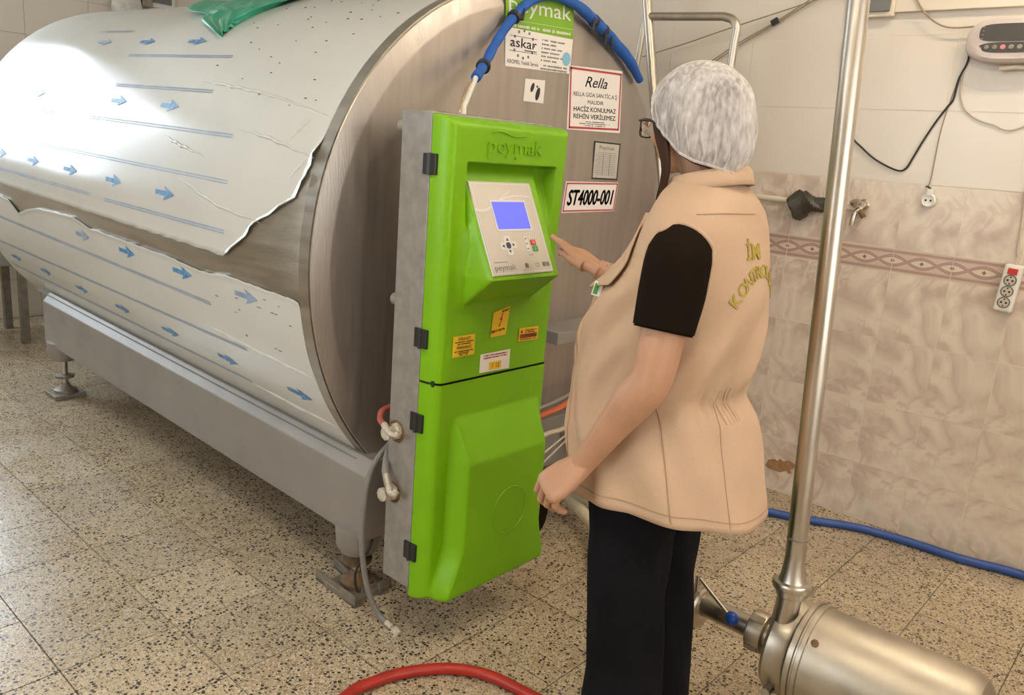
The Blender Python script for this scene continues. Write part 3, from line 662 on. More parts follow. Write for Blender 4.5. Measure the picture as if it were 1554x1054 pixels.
# --- control panel on the slanted console
PX0, PX1, PZ0, PZ1 = 1.474, 1.715, 1.108, 1.337
SU = V(1,0,0); SV = nrm(V(0, .502, 1)); SN = np.cross(SU, SV)           # SN points out of the panel
def pp_(a, b, off=.002): return V(PX0+(PX1-PX0)*a, yp(PZ0+(PZ1-PZ0)*b), PZ0+(PZ1-PZ0)*b)+SN*off
PWd, PHt = PX1-PX0, (PZ1-PZ0)*math.hypot(1, .502)
def slab(a0, b0, a1, b1, o0, o1):
    return MB().poly([pp_(a0,b0,o0), pp_(a1,b0,o0), pp_(a1,b1,o0), pp_(a0,b1,o0)], SN*(o1-o0))
pan = slab(0,0,1,1,-.004,.004).obj('control_panel', M['panel'], cab, bevel=.0015)
def pquad(mb, a0, b0, a1, b1, off=.0046): mb.add([pp_(a0,b0,off), pp_(a1,b0,off), pp_(a1,b1,off), pp_(a0,b1,off)], [(0,1,2,3)])
mb = MB()
for a0, b0, a1, b1 in ((.025,.02,.975,.026),(.025,.972,.975,.978),(.025,.02,.032,.978),(.968,.02,.975,.978)): pquad(mb, a0, b0, a1, b1)
n = 16
for (p0, p1, p2, p3), w_ in ((((.0,.70),(.2,.64),(.35,.80),(.62,.90)), .030), (((.42,.80),(.6,.86),(.8,.86),(.97,.83)), .022)):
    top, bot = [], []
    for k in range(n+1):
        s = k/n; B = [(1-s)**3, 3*s*(1-s)**2, 3*s*s*(1-s), s**3]
        a = sum(q[0]*b_ for q, b_ in zip((p0,p1,p2,p3), B)); b_ = sum(q[1]*bb for q, bb in zip((p0,p1,p2,p3), B)); ww = w_*(1-.7*s)
        top.append(pp_(a, b_+ww/2, .0046)); bot.append(pp_(a, b_-ww/2, .0046))
    mb.grid([top, bot])
mb.obj('panel_print', M['panelw'], pan, fix=False)
slab(.245,.462,.825,.80,.003,.0052).obj('screen_bezel', M['panelw'], pan)
tag(slab(.27,.485,.80,.778,.003,.0060).obj('screen', M['screen'], pan), 'glowing blue screen')
mb = MB(); mw = MB()
for a, b_, k in ((.36,.375,0),(.44,.315,1),(.275,.305,2),(.36,.245,3)):
    s = .016; c = pp_(a, b_, .0056); dirs = [(SV), SU, -SU, -SV][k]; per = SU if k in (0,3) else SV
    mb.add([c+dirs*.005, c-dirs*.004+per*.005, c-dirs*.004-per*.005], [(0,1,2)])
    mw.obox(pp_(a, b_, .0043), SU*.012, SV*.010, SN*.0008)
mb.lathe([(.009,0),(.009,.0016)], pp_(.36,.31,.004), SN, 20)
mw.obj('button_pad', M['panelw'], pan); mb.obj('arrow_button', M['inkblue'], pan, fix=False)
mw = MB(); mb = MB()
for k in range(3):
    mw.obox(pp_(.665,.375-.055*k,.0043), SU*.008, SV*.007, SN*.0007); mb.obox(pp_(.665,.375-.055*k,.0052), SU*.003, SV*.002, SN*.0003)
for a in (.735,.775): mw.obox(pp_(a,.39,.0043), SU*.0025, SV*.005, SN*.0007)
mw.obj('button_pad', M['panelw'], pan); mb.obox(pp_(.69,.20,.0046), SU*.008, SV*.0007, SN*.0003); mb.obj('button_mark', M['inkgrey'], pan)
slab(.735,.305,.815,.36,.003,.0062).obj('stop_button', M['redbtn'], pan); slab(.745,.235,.825,.29,.003,.0062).obj('start_button', M['grnbtn'], pan)
t = MB()
for b_ in (.333,.262): put_text(t, 'I' if b_ < .3 else 'O', pp_(.78,b_,.0066), SU, SV, .007)
t.obj('button_mark', M['panelw'], pan)
t = MB(); put_text(t, 'peymak', pp_(.22,.085,.0048), SU, SV, .016, PWd*.33); t.obj('panel_lettering', M['inkgrey'], pan, fix=False)
t = MB(); pquad(t, .06,.135,.28,.142); t.obj('logo_swash', M['inkgrey'], pan, fix=False)
t = MB(); put_text(t, 'CE', pp_(.75,.088,.0048), SU, SV, .012, .017); t.obj('conformity_mark', M['inkgrey'], pan, fix=False)
for a in (.57,.865,.93): MB().obox(pp_(a,.088,.0046), SU*.006, SV*.006, SN*.0003).obj('approval_mark', M['inkgrey'], pan)
# --- warning stickers on the green covers
def csticker(px4, mt, label, y=CYF-.0015):
    c = [at(*p, 'Y', y) for p in px4]; o = MB().poly(c, (0,-.001,0)).obj('warning_sticker', mt, up_c); tag(o, label)
    u = nrm(c[1]-c[0]+c[2]-c[3]); v = nrm(c[0]-c[3]+c[1]-c[2])
    return o, sum(c)/4+V(0,-.0016,0), u, v, (np.linalg.norm(c[1]-c[0])+np.linalg.norm(c[2]-c[3]))/2, (np.linalg.norm(c[0]-c[3])+np.linalg.norm(c[1]-c[2]))/2
o, c, u, v, w, h = csticker([(688,511),(721,506),(719,537),(686,543)], M['yellow'], 'yellow sticker with two lines of capital lettering')
t = MB(); put_text(t, 'DİKKAT!', c+v*h*.35, u, v, h*.15, w*.55, .01); put_text(t, 'WARNING!', c-v*h*.06, u, v, h*.15, w*.68, .01)
for k, q in ((.20,.86),(.10,.6),(-.24,.86),(-.33,.5),(-.42,.4)): dashes(t, c-u*w*q/2+v*h*k, u, v, h*.06, w*q, int(26*q))
t.obj('lettering', M['ink'], o)
o, c, u, v, w, h = csticker([(749,474),(774,464),(767,507),(744,512)], M['yellow'], 'taller yellow sticker with a red lightning bolt')
def bolt(mb, c, u, v, s): mb.add([c+u*a*s+v*b_*s for a, b_ in ((.2,1),(-.35,.05),(-.02,.05),(-.25,-.75),(-.42,-.6),(-.3,-1.05),(.05,-.75),(-.12,-.7),(.35,.25),(.05,.25),(.4,1))], [(0,1,2,9,10),(2,8,9),(2,7,8),(2,3,7),(3,4,5,6,7)])
t = MB(); bolt(t, c+v*h*.10+u*.002, u, v, h*.24); t.obj('lightning_mark', M['redbtn'], o, fix=False)
t = MB(); put_text(t, '380 V 50 Hz', c-v*h*.27-u*.004, u, v, h*.10, w*.85, .02); put_text(t, 'KAT', c+v*h*.42+u*w*.25, u, v, h*.10, w*.42, .02); t.obj('lettering', M['ink'], o)
o, c, u, v, w, h = csticker([(788,498),(817,494),(815,514),(786,518)], M['yellow'], 'low yellow sticker with a dark warning band')
sb = MB().obox(c-v*h*.12, u*w*.44, v*h*.16, V(0,.0003,0)).obj('dark_band', M['brownred'], o)
t = MB(); put_text(t, 'WARNING', c-v*h*.12+u*w*.06+V(0,-.0006,0), u, v, h*.18, w*.58, .01); t.obj('lettering', M['yellow'], o)
t = MB(); dashes(t, c-u*w*.2+v*h*.30, u, v, h*.1, w*.6, 14); dashes(t, c-u*w*.2+v*h*.15, u, v, h*.1, w*.6, 14); dashes(t, c-u*w*.42-v*h*.38, u, v, h*.08, w*.8, 18); t.obox(c-u*w*.36+v*h*.22, u*.004, v*.004, V(0,.0003,0)); t.obj('lettering', M['brownred'], o)
o, c, u, v, w, h = csticker([(729,538),(774,529),(772,558),(727,566)], M['sticker'], 'white sticker with small print and a yellow box')
t = MB()
for k, q in ((.38,.8),(.25,.8)): dashes(t, c-u*w*q/2+v*h*k, u, v, h*.07, w*q, 30)
t.obj('lettering', M['inkred'], o)
MB().obox(c-v*h*.2+u*w*.0, u*w*.2, v*h*.20, V(0,.0003,0)).obj('yellow_box', M['yellow'], o)
t = MB(); bolt(t, c-v*h*.2-u*w*.09+V(0,-.0006,0), u, v, h*.13); dashes(t, c+u*w*.03-v*h*.14+V(0,-.0006,0), u, v, h*.1, w*.12, 4); dashes(t, c+u*w*.03-v*h*.26+V(0,-.0006,0), u, v, h*.1, w*.12, 4); t.obj('lettering', M['brownred'], o, fix=False)
# screws and nicks on the covers
for x, z in ((1.632,1.404),): MB().ell((x,CYF-.001,z), (.006,.002,.004), nu=10, nv=6).obj('plug', M['green'], up_c, True)
for x, z in ((1.742,.63),(1.768,.626)): MB().ell((x,CYF-.031,z), (.004,.002,.004), nu=8, nv=5).obj('screw', M['white'], lo_c, True)
MB().ell((1.545,CYF-.05,.47), (.006,.004,.006), nu=8, nv=5).obj('screw', M['white'], lo_c, True)
# scale-crusted hose unions on the cabinet side
def union(y, z, s=1.0):
    g = MB().lathe([(.022*s,0),(.024*s,.006),(.024*s,.014),(.016*s,.016),(.016*s,.03),(.02*s,.032),(.02*s,.045),(.008,.047)], (CX0,y,z), (-1,0,0), 8).obj('hose_union', M['fit'], cab, 30)
    MB().lathe([(.033*s,0),(.03*s,.003),(.006,.0035)], (CX0,y+.004,z-.004), (-1,0,0), 16).obj('rust_stain', M['rust'], g)
    return g
union(1.606, .645); union(1.611, .462)

# ================================================================== hoses at the cabinet and tank
def hose(name, label, pts, r, mt, loc=None, n=10, ns=12):
    c = curve(pts, n); T = thing(name, label, 'hose', loc or tuple(c[-1]))
    MB().tube(c, r, ns).obj('hose_tube', mt, T, True); return T, c
h1, c = hose('drain_hose', 'grey rubber hose hanging from the cabinet down to the floor', [at(592,672,'X',1.44), at(577,690,'X',1.41), at(563,715,'X',1.385), at(553,760,'X',1.365), at(549,810,'X',1.36), at(552,860,'X',1.37), at(560,900,'Z',.10), at(574,930,'Z',.035), at(590,947,'Z',.014)], .0085, M['greyhose'])
d = nrm(c[-1]-c[-3]); MB().lathe([(.0095,-.012),(.0095,.012),(.007,.013),(.007,.02),(.015,.021),(.014,.045),(.008,.046)], c[-1], d, 8).obj('hose_nut', M['fit'], h1, 30)
h2, c = hose('red_hose', 'short faded red hose curling into the upper cabinet union', [at(606,612,'X',1.47), at(592,617,'X',1.43), at(579,624,'X',1.39), at(577,636,'X',1.37), at(583,644,'X',1.352)], .0085, M['redrub'])
c2 = curve([c[-1], at(590,655,'X',1.345), at(600,660,'X',1.345), at(605,656,'X',1.35)], 8)
MB().tube(c2, [.010]*6+[.0075]*(len(c2)-6), 10).obj('hose_tail', M['fit'], h2, True)
h3, c = hose('short_grey_hose', 'short grey hose ending in the lower cabinet union', [at(594,668,'X',1.44), at(588,690,'X',1.40), at(585,712,'X',1.37), at(586,722,'X',1.362)], .0105, M['greyhose'])
MB().tube([c[-1]-V(0,0,-.004), at(588,730,'X',1.356), at(590,737,'X',1.352)], .0115, 12).obj('crimp_sleeve', M['pipe'], h3, True)
MB().tube(curve([at(590,736,'X',1.352), at(592,746,'X',1.345), at(598,749,'X',1.345), at(602,744,'X',1.352)], 6), .0095, 10).obj('hose_tail', M['fit'], h3, True)
# blue foam-wrapped refrigerant pipe over the end plate
bp_ = thing('insulated_pipe', 'blue foam-wrapped pipe arching over the tank end into the cabinet top', 'pipe', tuple(at(707,158,'Y',1.62)))
pb = [at(722,118,'Y',1.70), at(735,98,'Y',1.74), at(752,66,'Y',1.79), at(775,32,'Y',1.805), at(806,2,'Y',1.812), at(838,-6,'Y',1.812), at(872,6,'Y',1.812), at(902,32,'Y',1.815), at(930,62,'Y',1.818), at(955,92,'Y',1.822), at(971,122,'Y',1.83)]
cb = curve(pb, 10); nb = len(cb)
MB().tube(cb, [(.0145 if k < 50 else .0145+.006*min(1,(k-50)/20))*(1-.35*max(0,(k-nb+12)/12))*(1+.05*math.sin(k*.9)) for k in range(nb)], 14).obj('foam_sleeve', M['bluefoam'], bp_, True)
wp = [at(704,162,'Y',1.63), at(722,118,'Y',1.70)]
MB().tube([wp[0]-V(0,0,.03), wp[0], wp[1]], .0075, 12).obj('white_pipe', M['white'], bp_, True)
MB().tube(curve([wp[0]+V(-.014,0,-.03), wp[0]+V(-.012,0,.0), (wp[0]+wp[1])/2+V(-.016,0,.008), wp[1]+V(-.002,0,0)], 6), .0025, 8).obj('brass_tube', M['copper'], bp_, True)
for k in (9, 32, 70, 75):
    d = nrm(cb[k+1]-cb[k-1]); MB().lathe([(.0185,-.008),(.022,-.006),(.022,.006),(.0185,.008)], cb[k], d, 16).obj('tie_band', M['black'], bp_, True)
for k, q in ((68,(-.012,0,-.055)),(74,(.004,0,-.06)),(77,(.01,0,-.05)),(33,(.02,0,.02))):
    MB().tube(curve([cb[k]+V(0,-.015,0), cb[k]+V(.004,-.018,-.02)+V(*q)*.3, cb[k]+V(0,-.016,0)+V(*q)], 5), [.006,.006,.0055,.005,.005,.0045,.004,.004,.0035,.003,.003][:11], 6).obj('tie_tail', M['black'], bp_, True)
# green plastic sheet thrown over the top of the shell
gp = [(3.558,112.8),(3.277,120.1),(3.151,124.6),(2.848,132.6),(2.855,126.4),(2.778,116.6),(2.831,108.6)]
A = [V(3.60,108,0), V(3.42,118.5,0), V(3.20,121.5,0), V(3.13,125.5,0), V(2.848,132.6,0)]; B = [V(2.95,84,0), V(2.84,104,0), V(2.79,112,0), V(2.79,118,0), V(2.85,127,0)]
ca, cb2 = curve(A, 8), curve(B, 8); Pg = []
for i, (a, b_) in enumerate(zip(ca, cb2)):
    row = []
    for k in range(26):
        q = a+(b_-a)*k/25; row.append(tp(q[0], q[1], TR+.010+.006*math.sin(k*.8+i*.25)+.004*math.sin(k*1.9)+.010*max(0,1-min(k,25-k)/3)))
    Pg.append(row)
for i in range(1, 9):                     # and on over the crown, out of the picture
    Pg.insert(0, [tp(p_[1], 90-i*4+8*(1-k/25), TR+.012+.005*math.sin(k*.8-i*.3)) for k, p_ in enumerate(Pg[i-1] if i == 1 else Pg[0])])
gs = MB().grid(Pg).obj('plastic_sheet', M['greensheet'], None, True, fix=False); so = gs.modifiers.new('thickness', 'SOLIDIFY'); so.thickness = .0015
tag(gs, 'crumpled green plastic sheet lying on top of the tank', 'plastic sheet')
# hoses behind the cabinet, right
h4, c = hose('orange_hose', 'orange hose passing under the tank end beside a grey one', [(1.95,1.78,.44), at(822,630,'Y',1.76), at(850,618,'Y',1.76), at(875,602,'Y',1.76), (2.75,1.78,.55)], .011, M['orange'])
h5, c = hose('grey_pipe', 'grey pipe running just above the orange hose', [(1.95,1.81,.46), at(822,618,'Y',1.79), at(850,606,'Y',1.79), at(875,592,'Y',1.79), (2.8,1.81,.57)], .009, M['frame'])
h6, c = hose('white_hose', 'thin white hose under the tank end below the orange hose', [(1.95,1.72,.36), at(822,662,'Y',1.72), at(850,652,'Y',1.72), at(880,640,'Y',1.72), (2.7,1.74,.44)], .009, M['wire'])
for k_, (a, b_) in enumerate((((826,700),(872,655)), ((822,690),(868,652)))):
    q0, q1 = at(*a,'Y',1.68), at(*b_,'Y',1.69); o = MB().tube([q0-(q1-q0)*.3, q0, q1, q1+(q1-q0)*.15], .0035, 6).obj('cable', M['wire'], None, True)
    tag(o, ('thin pale cable hanging below the white hose', 'second thin pale cable hanging below the white hose, nearer the cabinet')[k_], 'cable')
# corrugated suction hose from the tank outlet to the pump valve
pts = [(2.44,1.665,.185), (2.45,1.66,.12), at(862,753,'Z',.075), at(905,806,'Z',.06), (1.95,1.20,.05), (1.87,1.04,.13), (1.852,.935,.245)]
c = curve([np.asarray(p, float) for p in pts], 40)
al = np.r_[0, np.cumsum([np.linalg.norm(b_-a) for a, b_ in zip(c[:-1], c[1:])])]; sl = np.arange(0, al[-1], .0018); cn = np.array(c); c = [np.array([np.interp(s_, al, cn[:,k]) for k in range(3)]) for s_ in sl]; n = len(c)
T = thing('corrugated_hose', 'cream corrugated suction hose on the floor behind the person', 'hose', (2.2,1.4,0))
MB().tube(c, [.0235+.0022*math.sin(k*2*math.pi/6) for k in range(n)], 14).obj('hose_tube', M['corr'], T, True)
# floor hoses
h7, c = hose('red_floor_hose', 'bright red hose looping across the floor in front of the cabinet', [(.60,1.20,.016), (.85,1.38,.016)] + [at(*p,'Z',.016) for p in ((525,1056),(560,1037),(610,1021),(680,1014),(740,1024),(800,1052))] + [(1.50,.95,.016), (1.46,.70,.016)], .0155, M['redhose'], (1.2,1.3,0))
h8, c = hose('blue_floor_hose', 'dark blue hose lying on the floor along the tiled wall', [at(985,748,'Z',.018), at(1060,757,'Z',.018)] + [at(*p,'Z',.018) for p in ((1150,773),(1220,787),(1300,800),(1380,822),(1460,848),(1554,873))] + [(3.40,.0,.018)], .017, M['bluehose'], (3.3,.9,0))
# ================================================================== milk pump, stand pipe and valve
PXc, PZc, PR = 1.847, .272, .131
pump = thing('milk_pump', 'stainless milk pump with domed motor cover and inlet union', 'pump', (PXc, .45, 0))
pr = [(PR*.97,0),(PR+.003,-.004),(PR+.003,-.016),(PR-.002,-.018),(PR-.002,-.022),(PR+.002,-.024),(PR+.002,-.034),(PR-.003,-.036)]
MB().lathe(pr, (PXc,.575,PZc), (0,1,0), 64, False).obj('cover_rim', M['pump'], pump, 30)
MB().lathe([(PR-.003,-.030),(PR-.003,-.36),(PR-.012,-.385),(PR-.035,-.402),(PR-.075,-.412),(.01,-.415)], (PXc,.575,PZc), (0,1,0), 64).obj('motor_cover', M['pump'], pump, 30)
MB().lathe([(.009,0),(.009,.004),(.006,.005)], V(PXc-.091,.523,PZc+.091), (-1,0,1), 12).obj('vent_plug', M['rust'], pump, True)
MB().lathe([(.03,0),(.118,.004),(.122,.012),(.122,.052),(.112,.062),(.05,.066),(.034,.08),(.034,.105)], (PXc,.575,PZc), (0,1,0), 48).obj('volute', M['pump'], pump, 30)
MB().lathe([(.012,0),(.012,.03)], V(PXc-.112,.60,PZc-.06), (-1,0,0), 8).obj('clamp_bolt', M['pump'], pump)
for dy in (-.08, -.31): MB().box((PXc-.10,.57+dy-.02,0), (PXc+.10,.57+dy+.02,PZc-PR+.03)).obj('pump_foot', M['pump'], pump, bevel=.004)
# inlet union nut, spool and valve
nut = MB().lathe([(.034,.0),(.05,.002),(.052,.006),(.052,.040),(.048,.044),(.030,.046)], (PXc,.668,PZc), (0,1,0), 40).obj('union_nut', M['pump'], pump, 30)
for k in range(4):
    a = k*math.pi/2+.5; MB().obox((PXc+.052*math.cos(a),.690,PZc+.052*math.sin(a)), V(math.cos(a),0,math.sin(a))*.004, V(0,.017,0), V(-math.sin(a),0,math.cos(a))*.009).obj('nut_lug', M['pump'], nut)
MB().lathe([(.029,.03),(.029,.185)], (PXc,.668,PZc), (0,1,0), 32, False).obj('inlet_pipe', M['pipe'], pump, True)
MB().lathe([(.025,0),(.05,.003),(.056,.008),(.056,.018),(.046,.022),(.046,.030),(.056,.034),(.056,.046),(.05,.05),(.025,.052)], (PXc+.002,.848,PZc-.012), (0.05,1,-.05), 40).obj('butterfly_valve', M['pipe'], pump, 30)
MB().tube([(PXc-.01,.873,PZc+.03), (PXc-.012,.873,PZc+.085)], .008, 12).obj('valve_stem', M['pipe'], pump, True)
q = at(1110,938,'X',PXc-.03); MB().tube([V(PXc-.012,.87,PZc+.078), q], .0045, 10).obj('valve_lever', M['pipe'], pump, True)
MB().ell(q, (.0185,.0185,.0185), nu=24, nv=16).obj('lever_ball', M['ball'], pump, True)
# stand pipe rising from the volute
fl_c = V(1.795,.612,.462); top = V(1.884,.722,1.80); dvec = nrm(top-fl_c)
sp_ = thing('stand_pipe', 'tall stainless pipe rising from the pump in front of the tiled wall', 'pipe', tuple(fl_c))
st = V(1.80,.622,.22)
MB().tube([st, V(1.798,.62,.32), fl_c-dvec*.012], .029, 24).obj('outlet_stub', M['pipe'], pump, True)
MB().lathe([(.029,-.03),(.036,-.026),(.036,-.012),(.044,-.010),(.046,-.004),(.046,.004),(.044,.008),(.033,.010),(.031,.016),(.028,.03),(.025,.05),(.0235,.07)], fl_c, dvec, 32).obj('union_nut', M['pipe'], sp_, 30)
MB().obox(fl_c+V(.03,-.036,-.012), V(.006,0,0), V(0,.008,0), V(0,0,.016)).obj('clamp_lug', M['pipe'], sp_)
MB().tube([fl_c+dvec*.06, fl_c+dvec*.115], .0235, 28).obj('pipe_tail', M['pipe'], sp_, True)
MB().lathe([(.0225,.112),(.0245,.114),(.0245,.118),(.0225,.120)], fl_c, dvec, 28).obj('weld_bead', M['footsteel'], sp_, True)
MB().tube([fl_c+dvec*.116, fl_c+dvec*2.2], .0235, 32).obj('pipe_tube', M['pipe'], sp_, True)

# ================================================================== stainless handrail between tank and wall
hr = thing('handrail', 'stainless tube handrail standing beside the tank end', 'handrail', (3.0,1.85,0))
pA = at(979,-40,'X',3.0); pB = at(1003,290,'X',3.0); d = nrm(pB-pA)
MB().tube([pA-d*.4, pB, V(pB[0],pB[1],0)+V(0,-.3,0)*.3], .0195, 18).obj('post', M['pipe'], hr, True)
q0, q1 = at(988,-20,'X',3.08), at(966,100,'X',3.08); dd = nrm(q1-q0)
MB().tube([q0-dd*.3, q0, q1, q1+dd*.5, V(3.08,2.26,.02)], .013, 14).obj('brace_tube', M['pipe'], hr, True)
rl = [at(985,25,'X',3.0), at(1045,25,'X',3.0), at(1098,25,'X',3.0), at(1112,30,'X',3.0), at(1118,44,'X',3.0), at(1115,62,'X',3.0), at(1106,120,'X',3.0)]
cc = [rl[0], rl[1]] + curve(rl[2:6], 6) + [rl[6]]; dd = nrm(rl[6]-rl[5]); e = rl[6]+dd*(rl[6][2]/-dd[2]) if dd[2] < 0 else rl[6]
MB().tube(cc+[rl[6]+dd*.6, V(rl[6][0], (rl[6]+dd*.6)[1], 0.0)], .0165, 18).obj('top_rail', M['pipe'], hr, True)

# ================================================================== things on the right wall
def aw(px, py, off=0.0): return at(px, py, 'X', XW-.006-off)
def wtube(name, label, pts, r, mt, cat='cable', off=.004, n=8, raw=False):
    P_ = [aw(*p, off) for p in pts] if not raw else pts
    return tag(MB().tube(curve(P_, n), r, 8).obj(name, mt, None, True), label, cat)
wtube('sagging_cord', 'thin brown cord sagging from the handrail up the wall', [(975,86),(985,83),(1040,66),(1110,42),(1238,0),(1330,-34)], .0028, M['wireg'], 'cord', .045)
tw = thing('twin_cord', 'pair of cream cords joined by a small black clip on the wall', 'cord', tuple(aw(1180,40,.02)))
for s in (-2, 2):
    MB().tube(curve([aw(1075,98+s,.02), aw(1120,68+s,.02), aw(1176,35+s*.6,.02), aw(1232,0+s,.02), aw(1300,-44+s,.02)], 8), .0028, 8).obj('cord', M['wireg'], tw, True)
cl = aw(1176,33,.022); d = nrm(aw(1232,0,.02)-aw(1120,68,.02)); MB().obox(cl, d*.016, V(.008,0,0), np.cross(d, V(1,0,0))*.012).obj('clip', M['black'], tw, bevel=.002)
# junction box
jb = thing('junction_box', 'white junction box with dark grey cover high on the wall', 'box', tuple(aw(1340,14)))
def wbox(px0, py0, px1, py1, d0, d1):
    a, b_ = aw(px0, py0, 0), aw(px1, py1, 0); y0, y1 = sorted((a[1], b_[1])); z0, z1 = sorted((a[2], b_[2]))
    return MB().box((XW-.006-d1, y0, z0), (XW-.006-d0, y1, z1))
wbox(1323,-22,1359,27,0,.035).obj('box_base', M['trunk'], jb, bevel=.006); wbox(1325,-20,1355,20,.035,.046).obj('box_cover', M['greybox'], jb, bevel=.004)
p = aw(1322,14,.02); MB().tube([p, p+V(0,.02,0)], .008, 10).obj('cable_gland', M['black'], jb, True)
# cream board running along the top of the wall
bd = MB().box((XW-.03,.0,aw(1450,16)[2]), (XW-.006,aw(1362,10)[1],2.45)).obj('wall_board', M['trunk'], None, bevel=.003)
tag(bd, 'long cream board fixed high on the tiled wall above the weighing display', 'board')
wtube('white_wire', 'thin cream wire looping from the board to the weighing display', [(1388,-10),(1398,12),(1412,28),(1430,39),(1450,42),(1482,40)], .0032, M['wireg'], 'wire', .032)
wtube('loose_wire', 'loose pale wire drooping below the weighing display', [(1480,72),(1462,110),(1458,140),(1464,165),(1485,182),(1510,190),(1525,197),(1545,195),(1575,180)], .0028, M['wire'], 'wire', .006)
wtube('black_cable', 'black cable hanging in a loop from the weighing display', [(1478,60),(1473,70),(1468,95),(1455,120),(1447,150),(1437,163),(1420,185),(1400,215),(1385,240),(1374,256),(1360,258),(1330,243),(1308,224),(1292,205),(1280,160),(1279,80),(1283,60),(1287,20),(1290,-30)], .0036, M['black'], 'cable', .008)
# weighing display
wd = thing('weighing_display', 'grey weighing display with dark screen and round buttons on the wall', 'display', (XW-.006,.74,1.94))
yc_, zc_ = .730, 1.937
def sup(y_, z_, n=2.8):       # rounded outline ring in the wall plane
    return [(math.copysign(abs(math.cos(t))**(2/n), math.cos(t))*y_, math.copysign(abs(math.sin(t))**(2/n), math.sin(t))*z_) for t in np.linspace(0, 2*math.pi, 40, endpoint=False)]
rg = [[V(XW-.006-dx, yc_+a, zc_+b_) for a, b_ in sup(hy, hz)] for dx, hy, hz in ((.0,.12,.055),(.02,.145,.075),(.055,.15,.08),(.07,.145,.076),(.078,.13,.066))]
MB().rings(rg).obj('display_shell', M['pinkgrey'], wd, 35)
rg = [[V(XW-.006-dx, yc_+a, zc_+.022+b_) for a, b_ in sup(.105,.03,4)] for dx in (.077,.0795)]; sc_ = MB().rings(rg).obj('screen', M['dispdark'], wd)
rg = [[V(XW-.006-dx, yc_+a*(1 if b_ > 0 else .9), zc_-.028+b_) for a, b_ in sup(.10,.018,3)] for dx in (.077,.0795)]; MB().rings(rg).obj('key_strip', M['dispdark'], wd)
for k in range(6):
    MB().lathe([(.0085,0),(.0085,.002),(.006,.003)], (XW-.085,yc_+.075-.026*k,zc_-.027), (-1,0,0), 16).obj('button', M['pinkbtn'] if k == 2 else M['footsteel'], wd)
t = MB()
for k in range(4): t.obox((XW-.0862,yc_+.094,zc_+.042-.013*k), V(.0002,0,0), V(0,.003,0), V(0,0,.002))
t.obj('indicator_mark', M['inkgrey'], wd)
MB().tube([(XW-.006,yc_-.10,zc_-.092),(XW-.04,yc_-.02,zc_-.088),(XW-.04,yc_+.03,zc_-.094)], .009, 10).obj('bracket', M['trunk'], wd, True)
# power strip
ps = thing('power_strip', 'white three-socket power strip with red switch hanging on the wall', 'power strip', tuple(aw(1530,437)))
cpt = aw(1531,437,.018); dz = nrm(aw(1541,402,.018)-aw(1520,472,.018)); dy = nrm(np.cross(dz, V(1,0,0)))
hz_ = np.linalg.norm(aw(1541,402)-aw(1520,472))/2
MB().obox(cpt, V(.018,0,0), dy*.031, dz*hz_).obj('strip_body', M['white'], ps, bevel=.008)
MB().obox(cpt+dz*hz_*.72+V(-.019,0,0), V(.003,0,0), dy*.016, dz*.011).obj('switch', M['redbtn'], ps, bevel=.001)
for k in range(3):
    sc0 = cpt+dz*hz_*(.34-.47*k)+V(-.0185,0,0)
    s_ = MB().lathe([(.0215,0),(.0215,.0015),(.019,.0016),(.018,.0002)], sc0, (-1,0,0), 24).obj('socket', M['inkgrey'], ps)
    MB().lathe([(.017,.0),(.017,.0012)], sc0+V(-.0006,0,0), (-1,0,0), 20).obj('socket_face', M['wire'], s_)
    t = MB()
    for s in (-1, 1): t.lathe([(.004,0),(.004,.0022)], sc0+V(-.0006,0,0)+dy*.008*s, (-1,0,0), 10); t.lathe([(.003,0),(.003,.0022)], sc0+V(-.0006,0,0)+dz*.012*s, (-1,0,0), 8)
    t.obj('pin_hole', M['black'], s_)
e = cpt+dz*hz_; wtube('strip_cord', 'white cord holding the power strip on the wall', [e, e+V(.01,.0,.03), aw(1544,380,.006), aw(1552,330,.006), aw(1556,285,.006)], .003, M['wire'], 'cord', raw=True)
# hanging white trailing socket
ws = thing('hanging_socket', 'round white socket dangling from a thin wire on the marbled tiles', 'socket', tuple(aw(1411,303)))
c_ = aw(1411,304,.0)
s0 = MB().lathe([(.024,0),(.027,.004),(.027,.022),(.022,.026),(.020,.022),(.004,.021)], c_, (-1,0,0), 24).obj('socket_body', M['white'], ws, True)
MB().obox(c_+V(-.014,0,.03), V(.012,0,0), V(0,.012,0), V(0,0,.014)).obj('cord_grip', M['white'], ws, bevel=.004)
t = MB()
for s in (-1, 1): t.lathe([(.004,0),(.004,.002)], c_+V(-.0215,.009*s,0), (-1,0,0), 10)
t.obj('pin_hole', M['black'], ws)
wtube('socket_wire', 'thin wire running down the tiles to the round white socket', [c_+V(-.014,0,.042), aw(1408,283,.01), aw(1413,270,.004), aw(1426,205,.003), aw(1440,160,.003), aw(1456,115,.003)], .0018, M['wireg'], 'wire', raw=True)
MB().tube(curve([c_+V(-.014,0,.044), c_+V(-.016,.012,.052), c_+V(-.016,.02,.05)], 5), .003, 6).obj('cord_knot', M['black'], ws)
